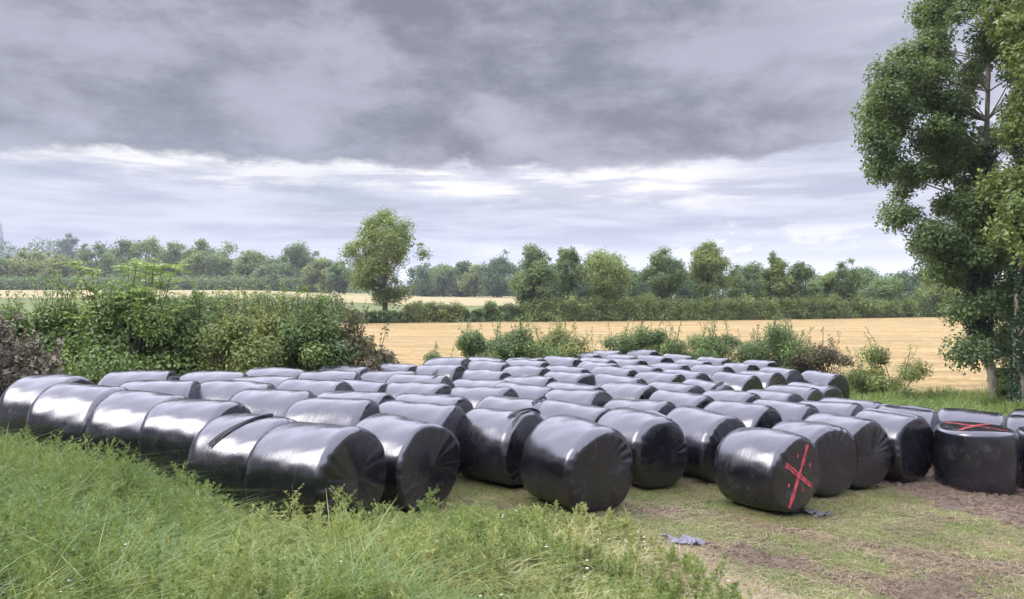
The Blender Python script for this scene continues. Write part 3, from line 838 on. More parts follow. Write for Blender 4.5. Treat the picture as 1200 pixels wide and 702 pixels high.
# --- the overgrown line close behind the bales
NEAR = [  # px0, px1, top, Y, mat, leaves, label, kw
    (-60, 60, 398, 15.5, 'dry', 11000, 'brown dry bramble heap at the left edge behind the first bale', dict(shoots=40, shoot_h=.4, density=3.2, aspect=.06)),
    (-70, 45, 360, 18.5, 'hedge_dark', 22000, 'light green leafy hedge bush at the left edge above the brown brambles', dict(shoots=26)),
    (28, 120, 352, 19.0, 'hedge_dark', 24000, 'dark green bush between the left edge bush and the tall ash saplings', dict(shoots=26)),
    (78, 218, 328, 18.8, 'ash', 42000, 'tallest ash sapling clump with bright feathery tips behind the left bales', dict(shoots=10, pinnate=34, blobs=34)),
    (190, 268, 362, 19.4, 'hedge_dark', 22000, 'green bush right of the tall ash sapling clump', dict(shoots=18)),
    (236, 322, 368, 18.9, 'olive', 30000, 'brownish green thorn bush with small leaves in the middle of the left hedge', dict(shoots=26)),
    (280, 354, 364, 19.8, 'olive', 24000, 'upright grey green bush between the thorn bush and the last dark bush', dict(shoots=30, shoot_h=.3)),
    (325, 418, 366, 19.6, 'hedge_dark', 30000, 'dark green bush with upright shoots near the end of the left hedge', dict(shoots=36, shoot_h=.3)),
    (376, 452, 392, 19.8, 'scrub', 26000, 'low brown scrub bush at the right end of the left hedge', dict(shoots=34, shoot_h=.5)),
    (514, 600, 388, 27.5, 'hedge_dark', 15000, 'green bramble mound at the left end of the middle hedge clump', dict(shoots=26, shoot_h=.5)),
    (575, 640, 384, 28.5, 'hedge_dark', 13000, 'green bramble mound in the centre of the middle hedge clump', dict(shoots=26, shoot_h=.5)),
    (618, 686, 384, 30.0, 'olive', 13000, 'olive bramble mound at the right end of the middle hedge clump', dict(shoots=30, shoot_h=.5)),
    (718, 806, 382, 34.0, 'hedge_dark', 15000, 'dark green bush with thin upright shoots behind the rearmost bales', dict(shoots=26, shoot_h=.55)),
    (800, 880, 390, 34.0, 'hedge_dark', 15000, 'rounded dark green bush left of the tall bright shoots', dict(shoots=26, shoot_h=.4)),
    (868, 945, 378, 33.0, 'hedge_dark', 15000, 'dark green bush with a tall clump of bright upright shoots', dict(shoots=44, shoot_h=.4)),
    (930, 1002, 402, 31.5, 'scrub', 9000, 'reddish brown scrub bush at the right rear corner of the bales', dict(shoots=26, shoot_h=.45)),
    (1006, 1076, 404, 29.8, 'olive', 9500, 'lone round bush with light tips in the field edge left of the tree', dict(shoots=22, shoot_h=.45)),
    (1168, 1192, 430, 28.9, 'hedge_dark', 4500, 'low leafy undergrowth between the bent pale trunk and the straight trunk', dict(shoots=14)),
    (1176, 1260, 400, 29.2, 'hedge_dark', 16000, 'dark undergrowth behind the straight trunk at the right edge', dict(shoots=14)),
]
for px0, px1, top, Y, mat, n, lab, kw in NEAR:
    loc, H, W_ = fit_shrub(px0, px1, top, Y)
    k = dict(blobs=24); k.update(kw)
    if Y < 25: k['shoots'] = int(k['shoots'] * 1.7); k['shoot_h'] = max(.42, k.get('shoot_h', .35))
    make_shrub('hedge_bush' if mat != 'dry' else 'bramble_heap', loc, H, W_ * (1.25 if Y < 25 or px0 > 1100 else 1.55), lab, mat, int(n * (1.0 if Y < 25 else 1.5)), (.15 if mat == 'dry' else .10) if Y < 25 and mat != 'olive' else .085, **k)

# --- the two trees on the right
def big_tree(name, base, trunk_path, poly, depth, y0, n_blobs, leaves, leaf, mat, bark, label, ivy=None, r0=.22, rb=(.45, .95)):
    root = empty(name, base); bx, by, bz = base
    from_px = lambda px, py, Y: np.array([(px - CX) / F_PX * Y, Y, z_of(py, Y)]) - np.array(base)
    P = np.array([from_px(px, py, by + dy) for px, py, dy in trunk_path])
    tt = np.linspace(0, len(P) - 1, 26)
    Ps = np.stack([np.interp(tt, range(len(P)), P[:, k]) for k in range(3)], 1)
    for _ in range(3): Ps[1:-1] = (Ps[:-2] + Ps[2:] + 2 * Ps[1:-1]) / 4
    b = Bag(); rad = np.linspace(r0, r0 * .25, 26); rad[0] *= 1.3; b.tube(Ps, rad, 12)
    poly = np.array(poly, float); mn, mx = poly.min(0), poly.max(0); C = []; Rr = []
    def inside(q):
        c = False; j = len(poly) - 1
        for i in range(len(poly)):
            if (poly[i, 1] > q[1]) != (poly[j, 1] > q[1]) and q[0] < (poly[j, 0] - poly[i, 0]) * (q[1] - poly[i, 1]) / (poly[j, 1] - poly[i, 1]) + poly[i, 0]: c = not c
            j = i
        return c
    while len(C) < n_blobs:
        q = rng.uniform(mn, mx)
        if not inside(q): continue
        cxm = poly[:, 0].mean(); dd = rng.uniform(-1, 1) * depth * (1 - .45 * abs(q[0] - cxm) / (mx[0] - mn[0]))
        C.append(from_px(q[0], q[1], by + y0 + dd)); Rr.append(rng.uniform(*rb))
    C = np.array(C); Rr = np.array(Rr)
    V, Q, t = blob_leaves(C, Rr, leaves, leaf, shell=.15, droop=.3)
    mesh_obj('crown', V, Q, M[mat], root, t)
    for j in range(0, n_blobs, 2):
        k = int(np.clip(np.argmin(np.abs(Ps[:, 2] - (C[j][2] - 1.2))), 5, 24))
        b.tube(limb(Ps[k], C[j], .1, 8), np.linspace(max(.025, rad[k] * .4), .012, 8), 5)
    b.obj('trunk', M[bark], root, smooth=True)
    if ivy:
        k0, k1, n, rr = ivy
        kk = rng.integers(k0, k1, n); f = rng.random(n)[:, None]
        c = Ps[kk] * f + Ps[np.minimum(kk + 1, 25)] * (1 - f); d = unit(n); d[:, 2] *= .4
        bulk = rr * (.7 + .45 * np.sin(c[:, 2] * 2.1) * np.sin(np.arctan2(d[:, 1], d[:, 0]) * 2 + c[:, 2]))
        c = c + d * (bulk * rng.uniform(.45, 1.15, n))[:, None]
        nn = d + unit(n) * .6; nn /= np.linalg.norm(nn, axis=1)[:, None]
        V, Q = leaf_quads(c, nn, rng.uniform(.06, .12, n), .8)
        mesh_obj('ivy', V, Q, M['ivy'], root, np.clip(rng.normal(.45, .22, n), 0, 1))
    tag(root, label, 'tree')
    return root

tb = at(1168, 472)
CROWN_A = [(1072, -60), (1066, 15), (1050, 62), (1028, 92), (1020, 150), (1024, 215), (1040, 262), (1060, 290), (1092, 296), (1102, 330), (1108, 372), (1122, 402), (1138, 412), (1182, 425), (1200, 330), (1215, 200), (1220, -60)]
big_tree('ivy_clad_tree', tb, [(1168, 474, 0), (1164, 435, 0), (1150, 405, 0), (1146, 380, .1), (1150, 300, .2), (1155, 180, .4), (1160, 60, .3), (1150, -80, .2)], CROWN_A, 2.9, .6,
         215, 170000, .145, 'tree', 'bark', 'tall ivy-clad tree with a bent pale trunk at the right of the field', ivy=(6, 18, 24000, .8), r0=.2, rb=(.35, .85))
t2 = at(1194, 478)
CROWN_B = [(1170, -60), (1166, 60), (1180, 130), (1172, 230), (1180, 300), (1174, 370), (1188, 425), (1330, 360), (1370, 200), (1360, 60), (1320, -60)]
big_tree('grey_trunked_tree', (t2[0], t2[1] - .2, t2[2]), [(1194, 480, 0), (1193, 400, 0), (1194, 300, 0), (1197, 200, 0), (1200, 80, 0), (1205, -80, 0)], CROWN_B, 2.4, -.9,
         130, 60000, .17, 'tree_warm', 'bark', 'straight grey trunked tree with light green leaves at the right photo edge', ivy=(0, 20, 16000, .42), r0=.19, rb=(.35, .8))
for k, (px, py, Y, n) in enumerate([(1022, 236, 27.0, 500), (1012, 100, 27.6, 500), (1043, 60, 28, 600)]): pass

# --- trees and hedges along the far side of the mown field
FH = 91.0
def far_y(px): 
    Y = 90.0
    for _ in range(8): Y = float(e_y(FAR_EDGE, (px - CX) / F_PX * Y)) + 1.0
    return Y
FAR_TREES = [  # px, half width px, top y, mat, shape, leaves, label, extra
    (451, 53, 240, 'tree_warm', 'round', 17000, 'largest lone tree with a broad yellow green crown in the field hedge', dict(blobs=64, crown_low=.12)),
    (627, 31, 283, 'tree', 'tall', 10000, 'grey green tree with a ragged top left of the round crowned hedge tree', dict(blobs=40, crown_low=.1)),
    (664, 20, 288, 'tree', 'round', 5000, 'thin topped tree between the ragged tree and the round crowned tree', dict(crown_low=.3)),
    (711, 37, 289, 'tree_warm', 'round', 12000, 'broad round crowned tree in the middle of the field hedge', dict(blobs=46, crown_low=.27)),
    (778, 27, 287, 'tree', 'round', 9000, 'darker oval tree just left of the pointed yellow green tree', dict(crown_low=.27)),
    (829, 27, 280, 'tree_warm', 'tall', 10000, 'pointed yellow green tree in the field hedge', dict(crown_low=.27)),
    (868, 22, 307, 'tree', 'round', 6000, 'low dull tree just right of the pointed yellow green tree', dict(crown_low=.1)),
    (908, 20, 293, 'tree_warm', 'tall', 7000, 'narrow tree with a small tuft on top in the right hedge', dict(crown_low=.1)),
    (940, 24, 305, 'tree', 'round', 7500, 'rounded tree joined to the narrow tufted tree', dict(crown_low=.08)),
    (993, 20, 301, 'tree', 'vase', 4500, 'open airy tree with a thin flat top in the right hedge', dict(crown_low=.2)),
    (968, 20, 316, 'tree_warm', 'round', 5000, 'short tree left of the open airy tree', dict(crown_low=.05)),
    (1035, 30, 322, 'tree', 'wide', 7000, 'low spreading tree between the airy tree and the ivy-clad tree', dict(crown_low=.05)),
    (1098, 34, 312, 'tree_warm', 'round', 8000, 'bushy tree seen just left of the ivy-clad trunk', dict(crown_low=.02)),
    (1150, 36, 318, 'tree', 'round', 6000, 'bushy tree mostly hidden behind the ivy-clad trunk', dict(crown_low=.02)),
]
for px, hw, top, mat, shp, n, lab, kw in FAR_TREES:
    Y = far_y(px) + (2.5 if px in (664, 868, 1035, 968) else .5); x, y, z = on(px, Y)
    make_tree('hedgerow_tree', (x, y, z), (z_of(top, Y) - z), 2 * hw / F_PX * Y, lab, 'trees standing in the field hedge', mat, leaves=n, leaf=.30, shape=shp, **kw)

def hedge(name, px0, px1, top, dY, mat, label, n, leaf=.22, Yf=far_y, depth=1.6, jag=.35, cat='hedge'):
    pxs = np.arange(px0, px1, 4.0)
    Y0 = Yf((px0 + px1) / 2) + dY; x0, y0, z0 = on((px0 + px1) / 2, Y0)
    root = empty(name, (x0, y0, z0)); C = []; Rr = []
    for px in pxs:
        Y = Yf(px) + dY; x, y, z = on(px, Y); H = max(.6, z_of(top, Y) - z) * (1 + rng.normal(0, jag * .25))
        for lv in np.linspace(.12, .86, max(3, int(H / .5))):
            C.append((x - x0 + rng.normal(0, .2), y - y0 + rng.uniform(-.5, .5) * depth, z - z0 + H * lv)); Rr.append(min(.9, H * .30) * rng.uniform(.7, 1.3) * max(1, Y / 110))
    C = np.array(C); Rr = np.array(Rr)
    V, Q, t = blob_leaves(C, Rr, int(n * 1.7), leaf, shell=.4)
    mesh_obj('foliage', V, Q, M[mat], root, t)
    return tag(root, label, cat)
hedge('field_hedge', 130, 400, 347, .4, 'hedge_dark', 'dark hedge left of the largest lone tree, above the near bushes', 26000)
hedge('field_hedge', 404, 478, 366, -1.2, 'hedge_dark', 'shady hedge growth around the foot of the largest lone tree', 9000)
hedge('field_hedge', 478, 540, 356, -.6, 'olive', 'brownish uneven hedge clump right of the largest lone tree', 7000)
hedge('field_hedge', 546, 566, 362, -.6, 'hedge_dark', 'small separate hedge clump before the gap in the hedge', 2500)
hedge('field_hedge', 572, 622, 358, .2, 'hedge_dark', 'hedge clump between the gap and the ragged tree', 6500)
hedge('field_hedge', 622, 880, 350, -1.2, 'tree_warm', 'long trimmed green hedge below the round and pointed trees', 32000)
hedge('field_hedge', 884, 985, 350, -1.2, 'tree_warm', 'hedge section below the narrow and rounded trees on the right', 13000)
hedge('field_hedge', 988, 1075, 352, -.8, 'tree_warm', 'low green hedge at the right end of the mown field', 10000)
hedge('field_hedge', 1078, 1175, 345, -.2, 'hedge_dark', 'overgrown hedge end seen left of the ivy-clad trunk', 10000)

# --- woods behind
WOOD = [  # px, half width, top, Y, mat, label
    (520, 22, 307, 300, 'tree', 'rounded wood tree next right of the largest lone tree crown'), (545, 18, 305, 302, 'tree_blue', 'dark pointed wood tree behind the brownish hedge clump'),
    (556, 16, 309, 292, 'olive', 'yellowish tree in the dark wood left of the dark spreading one'), (587, 26, 298, 280, 'tree_blue', 'dark spreading tree in the wood left of the ragged tree'),
    (500, 18, 312, 305, 'tree_blue', 'dark wood tree half hidden by the largest lone tree'),
    (398, 16, 305, 270, 'tree', 'wood tree touching the left side of the largest lone tree crown'), (378, 20, 300, 280, 'olive', 'rusty tinged tree in the left wood near the lone tree'),
    (349, 21, 281, 300, 'tree', 'tall rounded tree standing above the right end of the left wood'), (322, 22, 300, 290, 'tree', 'mid green wood tree left of the tall rounded one'),
    (296, 22, 292, 300, 'tree_warm', 'broad wood tree third from the right end of the left wood'), (266, 24, 282, 310, 'tree', 'broad dark wood tree right of the highest crowns on the left'),
    (236, 24, 279, 312, 'tree_warm', 'broad pale wood tree under the clouds right of the ash saplings'), (205, 22, 281, 315, 'tree', 'wood tree behind the tips of the ash saplings'),
    (172, 26, 275, 318, 'tree_warm', 'highest broad tree of the left wood above the ash saplings'), (142, 22, 277, 318, 'tree', 'wood tree next left of the highest broad one'),
    (114, 20, 282, 300, 'tree', 'rounded wood tree at the left end of the tall row'), (92, 20, 302, 295, 'olive', 'low yellowish tree between the tall row and olive trees'),
    (68, 22, 297, 292, 'olive', 'olive tree in the low group on the far left'), (34, 24, 292, 296, 'olive', 'biggest olive green tree in the low group on the far left'),
    (4, 22, 300, 296, 'tree', 'low dark tree at the very left edge of the wood'),
    (650, 26, 312, 170, 'tree_blue', 'dark tree in shade behind the ragged hedge tree'), (690, 24, 318, 165, 'tree_blue', 'dark tree filling the gap left of the round crowned tree'),
    (745, 24, 312, 168, 'tree_blue', 'dark tree filling the gap right of the round crowned tree'), (805, 22, 314, 168, 'tree_blue', 'dark tree behind the gap left of the pointed tree'),
    (878, 24, 305, 172, 'tree', 'grey green tree behind and right of the pointed tree'), (885, 16, 330, 140, 'tree_blue', 'small dark blue green tree above the hedge right of the pointed tree'),
    (1015, 26, 312, 180, 'tree', 'pale distant tree behind the open airy tree'), (1062, 26, 315, 175, 'tree_blue', 'dark tree beyond the right end of the field'),
]
for px, hw, top, Y, mat, lab in WOOD:
    x, y, z = on(px, Y)
    make_tree('wood_tree', (x, y, z), z_of(top, Y) - z, 2 * hw * 1.15 / F_PX * Y, lab, 'trees of the wood beyond the fields', mat, leaves=5200, leaf=.30 * Y / 95, blobs=30, crown_low=.03, shape=random.choice(['round', 'round', 'wide', 'tall']))

def wood_mass(name, px0, px1, top, Y, mat, label, n, leaf, depth=20, jag=4):
    C = []; Rr = []
    k = np.arange(px0, px1, 3.0)
    for px in k:
        tp = top(px) if callable(top) else top
        Yc = Y + rng.uniform(-.5, .5) * depth
        x, y, z = on(px, Yc); H = z_of(tp + rng.uniform(-jag, jag), Yc) - z
        for lv in np.linspace(.05, .9, 7):
            C.append((x, y, z + H * lv)); Rr.append(H * .13 * rng.uniform(.7, 1.4))
    V, Q, t = blob_leaves(C, Rr, n, leaf, shell=.5)
    o = mesh_obj(name, V, Q, M[mat], None, t)
    return tag(o, label, 'woodland', kind='stuff')
wood_mass('woodland', -120, 425, 305, 345, 'tree', 'continuous wood behind the distant trees on the left', 30000, 1.0, 22)
wood_mass('woodland', 480, 660, 312, 330, 'tree_blue', 'dark wood closing the view behind the centre field', 16000, 1.0, 16, 5)
wood_mass('woodland', 620, 1200, 322, 200, 'tree_blue', 'shaded wood behind the right field hedge', 34000, .62, 16, 4)
wood_mass('woodland', -100, 150, lambda p: 283 + 4 * math.sin(p / 13) + (6 if p > 100 else 0), 640, 'tree_blue', 'blue grey wooded rise on the skyline at the far left', 13000, 1.9, 40, 3)
hedge('distant_hedge', -80, 385, 326, 0, 'tree', 'long even green hedge under the left wood beyond the golden strip', 26000, leaf=.7, Yf=lambda px: 284.0, depth=4, jag=.1)
make_tree('skyline_tree', on(80, 600), z_of(273, 600) - gz(*on(80, 600)[:2]), 32 / F_PX * 600, 'rounded blue grey tree crown rising above the left skyline', None, 'tree_blue', leaves=5000, leaf=1.6, blobs=30, crown_low=.1)

# --- church spire on the skyline
sx, sy, sz = on(1.0, 700)
sp = empty('church_spire', (sx, sy, sz))
b = Bag()
w, h0, h1 = 2.4, z_of(281, 700) - sz, z_of(262, 700) - sz
for (a0, a1, z0, z1, k) in ((w, w, 0, h0, 4), (w * .95, .15, h0, h1 + 3, 8)):
    th = np.linspace(0, 2 * np.pi, k, endpoint=False) + np.pi / k
    v = np.concatenate([np.stack([a0 * np.cos(th), a0 * np.sin(th), 0 * th + z0], 1), np.stack([a1 * np.cos(th), a1 * np.sin(th), 0 * th + z1], 1)])
    j = np.arange(k); q = np.stack([j, (j + 1) % k, (j + 1) % k + k, j + k], 1); b.add(v, q)
b.obj('tower', M['stone'], sp)
tag(sp, 'grey pointed church spire on the skyline at the left photo edge', 'church spire')


# ------------------------------------------------------------------ grass, weeds, litter
def blades(X, Y, h, w, lean_a, lean, tone, z0=None, curl=.5):
    n = len(X); Z = ground_z(X, Y) - .01 if z0 is None else z0
    P0 = np.stack([X, Y, Z], 1); D = np.stack([np.cos(lean_a), np.sin(lean_a), np.zeros(n)], 1)
    f = rng.uniform(0, np.pi, n); S = np.stack([np.cos(f), np.sin(f), np.zeros(n)], 1)
    out = []
    for t, ww in ((0, 1.0), (.38, .95), (.72, .7), (1, .12)):
        hh = h * (t - .35 * lean * t * t * 1.0); hh = np.maximum(hh, 0)
        P = P0 + D * (h * lean * t ** 2 * (1 + curl * t))[:, None]; P[:, 2] += hh * (1 - .25 * curl * lean * t)
        out += [P - S * (w * ww / 2)[:, None], P + S * (w * ww / 2)[:, None]]
    V = np.stack(out, 1).reshape(-1, 3); b = np.arange(n)[:, None] * 8
    Q = np.concatenate([b + np.array([0, 1, 3, 2]), b + np.array([2, 3, 5, 4]), b + np.array([4, 5, 7, 6])], 1).reshape(-1, 4)
    return V, Q, np.repeat(tone, 3)

def scatter(n, x0, x1, y0, y1, keep, margin=.8):
    X = rng.uniform(x0, x1, n); Y = np.sqrt(rng.uniform(y0 ** 1.2, y1 ** 1.2, n) ** (2 / 1.2))
    m = (np.abs(X) < Y * .66 + margin) & keep(X, Y)
    return X[m], Y[m]
def bale_free(X, Y, pad=.0):
    m = np.ones(len(X), bool)
    for i in range(NB):
        if BP[i][1] > 17: continue
        d = np.stack([X - BP[i][0], Y - BP[i][1]], 1); u = np.abs(d @ [math.cos(BA[i]), math.sin(BA[i])]); v = np.abs(d @ [-math.sin(BA[i]), math.cos(BA[i])])
        m &= ~((u < BL * .47 + pad) & (v < BR * .72 + pad))
    return m

# tall grass of the bank
X, Y = scatter(330000, -10, 4, 3.6, 12.8, lambda x, y: (bank_d(x, y) > .0 + .25 * wob(x, y, 3, 2)))
d = bank_d(X, Y); clump = wob(X, Y, 2.6, 11); big = wob(X, Y, .8, 30); left = sstep(1.2, -3.0, X)
keep = rng.random(len(X)) < np.clip(.50 + .6 * clump, .10, 1) * (.35 + .65 * sstep(2.6, 1.2, X))
X, Y, d, clump, big, left = [a[keep] for a in (X, Y, d, clump, big, left)]
h = (.15 + .30 * left + (.14 + .10 * left) * np.clip(clump + .5 * big, -.8, 1)) * rng.uniform(.4, 1.35, len(X)) + .03
h *= (.85 + .15 * sstep(0, .9, d)) * .76
patch = wob(X, Y, 1.4, 40 - 2)
h *= (1 - .35 * sstep(.1, .7, wob(X, Y, 1.1, 17))) * np.clip(1 + .55 * wob(X, Y, 1.9, 44 - 10), .4, 1.6)
h *= 1 - .6 * np.exp(-((X + 2.75) ** 2 + (Y - 6.9) ** 2) / .35)
tone = np.clip(.36 + .32 * patch - .20 * left + .16 * sstep(-3.6, -1.8, X) + .5 * np.exp(-((X + 5.9) ** 2 + (Y - 10.6) ** 2) / .5) + .45 * np.exp(-((X + 1.5) ** 2 + (Y - 5.4) ** 2) / .25) + rng.normal(0, .15, len(X)) + .32 * sstep(-.5, 1.6, X) + .30 * (rng.random(len(X)) < .24), 0, 1)
la = 3.2 * wob(X, Y, 1.6, 6) + rng.normal(0, 1.3, len(X)); lean = np.clip(rng.gamma(2.6, .45, len(X)), .1, 2.2)
V, Q, t = blades(X, Y, h, rng.uniform(.005, .012, len(X)) * (.8 + Y * .05), la, lean, tone)
tag(mesh_obj('tall_grass', V, Q, M['grass'], None, t), 'tall tangled green grass covering the near bank', 'grass', kind='stuff')

# feathery flowering weeds
def weed_mesh(X, Y, H, tones, twigs=15, z0=None, fine=1.0):
    bag = Bag()
    n = len(X)
    Z = ground_z(X, Y) if z0 is None else z0
    az_ = rng.uniform(0, 6.283, n); ln = rng.uniform(.05, .35, n)
    D = np.stack([np.cos(az_) * ln, np.sin(az_) * ln, np.ones(n)], 1)
    B0 = np.stack([X, Y, Z], 1)
    w = .005
    def strip(A, B, w, tone):                 # A, B (m,3)
        d = B - A; s = np.cross(d, unit(len(A))); s /= np.linalg.norm(s, axis=1)[:, None] + 1e-9
        wv = w if not np.isscalar(w) else np.full(len(A), w)
        V = np.stack([A - s * wv[:, None] * .5, A + s * wv[:, None] * .5, B + s * wv[:, None] * .25, B - s * wv[:, None] * .25], 1).reshape(-1, 3)
        bag.add(V, np.arange(len(A) * 4).reshape(-1, 4), tone)
    strip(B0, B0 + D * H[:, None], .007, tones * .8)
    tt = rng.uniform(.25, 1, (n, twigs)); ta = rng.uniform(0, 6.283, (n, twigs)); tl = H[:, None] * rng.uniform(.16, .34, (n, twigs)) * (1.15 - .6 * tt)
    A = B0[:, None] + D[:, None] * (H[:, None] * tt)[..., None]
    dd = np.stack([np.cos(ta) * .75, np.sin(ta) * .75, np.full_like(ta, .75)], -1)
    E = A + dd * tl[..., None]; tn = np.repeat(tones, twigs)
    A = A.reshape(-1, 3); E = E.reshape(-1, 3)
    strip(A, E, .0045, np.clip(tn, 0, 1))
    m = 8                                      # little leaves and seed heads along every twig
    f = rng.random((len(A), m)); C = A[:, None] + (E - A)[:, None] * f[..., None] + rng.normal(0, .006, (len(A), m, 3))
    C = C.reshape(-1, 3); nn = unit(len(C)) + np.array([0, 0, .5]); nn /= np.linalg.norm(nn, axis=1)[:, None]
    V, Q = leaf_quads(C, nn, rng.uniform(.018, .048, len(C)) * fine, .24)
    bag.add(V, Q, np.clip(np.repeat(tn, m) + rng.normal(.08, .13, len(C)), 0, 1))
    return bag

X, Y = scatter(16000, -9, 3, 4.0, 12, lambda x, y: (bank_d(x, y) > .05) & (x < 1.9))
kp = rng.random(len(X)) < np.clip(.35 + .5 * wob(X, Y, 1.1, 17) + .35 * sstep(1.2, .2, bank_d(X, Y)), .06, 1); X, Y = X[kp], Y[kp]
H = rng.uniform(.16, .46, len(X)) * (.7 + .5 * sstep(1.0, -2.5, X)) * (1 + .5 * np.clip(wob(X, Y, 1.5, 13), -.5, 1))
wb = weed_mesh(X, Y, H, np.clip(.26 + .34 * wob(X, Y, 1.0, 25) + .36 * sstep(-3.6, -1.8, X) + rng.normal(0, .08, len(X)), 0.05, .97))
tag(wb.obj('weeds', M['weed']), 'feathery green and yellow weeds growing through the bank grass', 'weeds', kind='stuff')

# tall single weeds against the front bales
TALL = [(300, 585, .50), (318, 590, .55), (338, 588, .62), (352, 596, .50), (372, 600, .42), (392, 604, .40), (408, 602, .36), (424, 600, .44), (262, 568, .45), (240, 560, .42), (216, 552, .38),
        (172, 540, .36), (140, 530, .42), (122, 524, .46), (462, 606, .40), (492, 612, .62), (503, 615, .68), (520, 612, .56), (540, 610, .52), (558, 612, .60), (570, 610, .50), (446, 610, .36)]
for k, (px, py, hh) in enumerate(TALL):
    x, y, z = at(px, py + 22, 4, 16)
    for _ in range(12):
        if bale_free(np.array([x]), np.array([y]), .10)[0]: break
        y -= .12; x = (px - CX) / F_PX * y
    z = gz(x, y)
    bag = weed_mesh(np.zeros(3) + rng.normal(0, .04, 3), np.zeros(3) + rng.normal(0, .04, 3), np.array([hh, hh * .8, hh * .6]) * .85, np.array([.45, .55, .4]) + rng.normal(0, .06), twigs=22, z0=np.zeros(3), fine=1.15)
    o = bag.obj('tall_weed', M['weed'], loc=(x, y, z))
    tag(o, 'tall feathery green weed standing against the dark front bales', 'weed', 'tall weeds against the front bales')

# small white flowers
X, Y = scatter(5200, -8.5, 2.6, 4.4, 11.5, lambda x, y: (bank_d(x, y) > .2) & (wob(x, y, 2.1, 33) > .62))
X, Y = X[:150], Y[:150]
b = Bag()
for x, y, z in zip(X, Y, ground_z(X, Y)):
    c = np.array([x, y, z + rng.uniform(.16, .34)]); r = rng.uniform(.005, .009)
    for q in range(5):
        a = q * 1.2566 + rng.random(); d1 = np.array([math.cos(a), math.sin(a), .25]); s1 = np.array([-math.sin(a), math.cos(a), 0])
        b.add([c, c + d1 * r - s1 * r * .45, c + d1 * r * 1.9, c + d1 * r + s1 * r * .45], [[0, 1, 2, 3]], .5)
tag(b.obj('white_flowers', M['petal']), 'tiny white mayweed flowers dotted through the bank grass', 'flowers', kind='stuff')

# short mown grass on the right
X, Y = scatter(420000, -1.5, 9.5, 5.5, 17, lambda x, y: (bank_d(x, y) < .25) & (mud_mask(x, y) < .15 * rng.random(len(x))))
bare = bare_of(X, Y); thick = wob(X, Y, 1.7, 19)
kp = (rng.random(len(X)) < np.clip(1.15 - 1.15 * bare + .35 * thick, .08, 1)) & bale_free(X, Y)
X, Y, bare, thick = [a[kp] for a in (X, Y, bare, thick)]
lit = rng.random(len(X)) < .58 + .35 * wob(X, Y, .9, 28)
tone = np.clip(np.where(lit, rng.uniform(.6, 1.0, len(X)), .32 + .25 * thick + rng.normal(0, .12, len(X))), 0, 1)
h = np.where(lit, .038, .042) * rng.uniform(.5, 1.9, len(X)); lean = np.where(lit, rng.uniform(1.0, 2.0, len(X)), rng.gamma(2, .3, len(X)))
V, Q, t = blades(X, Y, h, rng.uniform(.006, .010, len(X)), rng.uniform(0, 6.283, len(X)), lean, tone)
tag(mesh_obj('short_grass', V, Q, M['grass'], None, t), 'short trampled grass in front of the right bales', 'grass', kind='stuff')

# thin layer of cut stalks lying over the turf and mud
X, Y = scatter(150000, -1.5, 10, 5.5, 15.5, lambda x, y: (bank_d(x, y) < .2))
kp = (rng.random(len(X)) < np.clip(.55 + .45 * wob(X, Y, 2.4, 12) + .25 * wob(X, Y, 6, 3) - .45 * (mud_mask(X, Y) > -.1), .05, 1)) & bale_free(X, Y); X, Y = X[kp], Y[kp]
n = len(X)
V, Q, t = blades(X, Y, rng.uniform(.02, .085, n), rng.uniform(.004, .009, n), R_(-35) + rng.normal(0, 1.0, n), rng.uniform(1.6, 2.6, n), np.clip(.38 + .3 * wob(X, Y, 1.3, 31) + rng.normal(0, .22, n), 0, 1), z0=ground_z(X, Y) + rng.uniform(.004, .03, n))
tag(mesh_obj('hay_litter', V, Q, M['litter'], None, t), 'scattered tan and brown stalks lying over the mown turf', 'cut stalks', kind='stuff')

# clods of soil churned up on the track and worn turf
X, Y = scatter(30000, .5, 10, 5.5, 15, lambda x, y: (bank_d(x, y) < -.1))
kp = (rng.random(len(X)) < np.where(mud_mask(X, Y) > -.1, .55, .28 * sstep(.45, .9, bare_of(X, Y)))) & bale_free(X, Y); X, Y = X[kp], Y[kp]
n = len(X); sz = rng.gamma(2, .008, n)[:, None] + .006; C = np.stack([X, Y, ground_z(X, Y) + .004], 1)
a = rng.uniform(0, 6.28, n); e1 = np.stack([np.cos(a), np.sin(a), 0 * a], 1) * sz; e2 = np.stack([-np.sin(a), np.cos(a), 0 * a], 1) * sz * rng.uniform(.6, 1, (n, 1)); up = np.array([0, 0, 1.0]) * sz * rng.uniform(.4, 1.0, (n, 1))
V = np.stack([C - e1 - e2, C + e1 - e2, C + e1 + e2, C - e1 + e2, C - e1 * .5 - e2 * .6 + up, C + e1 * .6 - e2 * .4 + up, C + e1 * .4 + e2 * .6 + up, C - e1 * .6 + e2 * .4 + up], 1).reshape(-1, 3)
b8 = np.arange(n)[:, None] * 8
Q = np.concatenate([b8 + np.array(q) for q in ([0, 1, 5, 4], [1, 2, 6, 5], [2, 3, 7, 6], [3, 0, 4, 7], [4, 5, 6, 7])], 1).reshape(-1, 4)
M['clod'] = simple_mat('soil_clods', (.045, .030, .021), (.11, .078, .055), 8, .95, .3)
tag(mesh_obj('soil_clods', V, Q, M['clod'], None), 'small brown clods of soil on the churned ground', 'soil', kind='stuff')

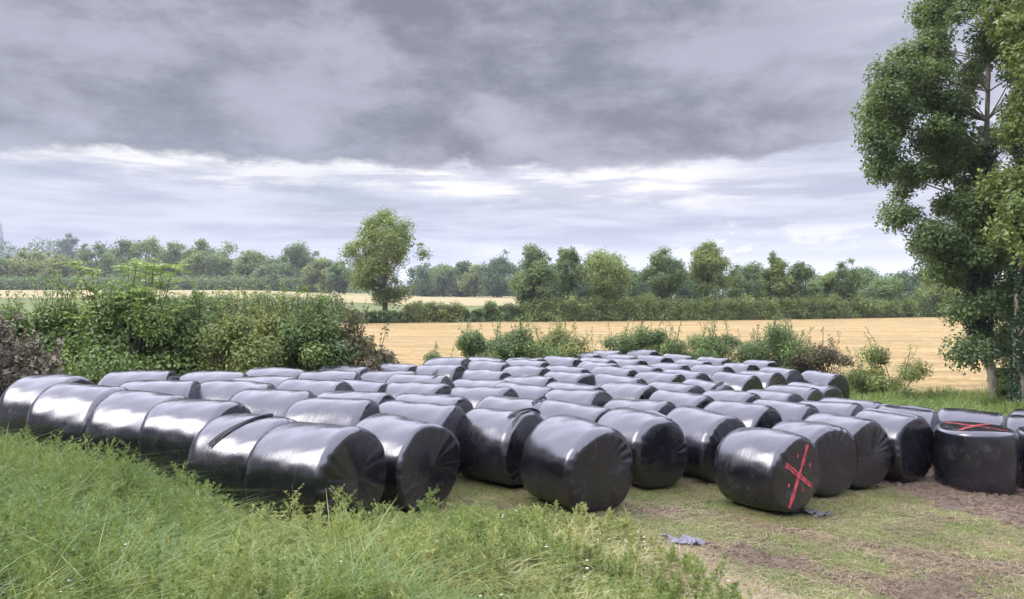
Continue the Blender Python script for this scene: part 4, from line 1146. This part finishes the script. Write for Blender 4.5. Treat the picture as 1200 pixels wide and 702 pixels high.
# long dry cut grass along the bank edge
X, Y = scatter(60000, .2, 3.6, 5.6, 10.6, lambda x, y: (np.abs(bank_d(x, y) - .25) < .75 + .2 * wob(x, y, 3, 9)))
kp = rng.random(len(X)) < np.exp(-((bank_d(X, Y) - .2) / .55) ** 2); X, Y = X[kp], Y[kp]
n = len(X); tone = np.clip(rng.normal(.62, .22, n), 0, 1)
V, Q, t = blades(X, Y, rng.uniform(.04, .13, n), rng.uniform(.004, .008, n), rng.normal(-.7, 1.3, n), rng.uniform(.9, 2.4, n), tone, z0=ground_z(X, Y) + rng.uniform(0, .09, n))
tag(mesh_obj('cut_grass', V, Q, M['litter'], None, t), 'dry tan cut grass heaped along the bank edge', 'dry grass', kind='stuff')

# green herbs behind the right bales and along the back hedge foot
X, Y = scatter(160000, -14, 24, 14.5, 36.5, lambda x, y: (np.abs(x) < .72 * y), 2.0)
yb = e_y(NEAR_EDGE, X); kp = (Y > yb - 3.2) & (Y < yb + .3); kp |= (X > 9.6) & (Y > 16.5) & (Y < yb); X, Y = X[kp], Y[kp]
n = len(X)
V, Q, t = blades(X, Y, rng.uniform(.2, .6, n) * (.7 + .5 * wob(X, Y, 1.2, 2)), rng.uniform(.02, .04, n), rng.uniform(0, 6.283, n), rng.gamma(2, .2, n), np.clip(.38 + .2 * wob(X, Y, .8, 5) + rng.normal(0, .12, n), 0, 1))
tag(mesh_obj('rough_grass', V, Q, M['weed'], None, t), 'rough green herbs and nettles along the foot of the hedge', 'grass', kind='stuff')

# crumpled scraps of film on the ground
def scrap(name, px, py, sx_, sy_, label, mat, seed):
    r = np.random.default_rng(seed); x, y, z = at(px, py, 4, 20); n = 22
    U_, V_ = np.meshgrid(np.linspace(-1, 1, n), np.linspace(-1, 1, n))
    p = r.uniform(0, 6.28, 6)
    rad = 1 + .18 * np.sin(3 * np.arctan2(V_, U_) + p[0]) + .12 * np.sin(5 * np.arctan2(V_, U_) + p[1])
    Z = .035 + .022 * (np.sin(5 * U_ + 3 * V_ + p[2]) + np.sin(-4 * U_ + 6 * V_ + p[3]) * .8 + np.sin(11 * U_ + 2 * V_ + p[4]) * .4)
    k = np.stack([U_ * rad * sx_, V_ * rad * sy_, Z], -1).reshape(-1, 3)
    i, j = np.meshgrid(np.arange(n - 1), np.arange(n - 1)); Q = np.stack([j * n + i, j * n + i + 1, (j + 1) * n + i + 1, (j + 1) * n + i], -1).reshape(-1, 4)
    o = mesh_obj(name, k, Q, M[mat], None, smooth=True, loc=(x, y, gz(x, y) + .01))
    o.rotation_euler = (0, 0, R_(-20))
    return tag(o, label, 'plastic scrap')
scrap('film_scrap', 800, 637, .22, .12, 'crumpled grey plastic film scrap lying on the mown grass by the bank', 'scrap', 3)
scrap('film_scrap', 948, 604, .26, .08, 'flat black film scrap on the ground beneath the red crossed bale', 'tail', 4)
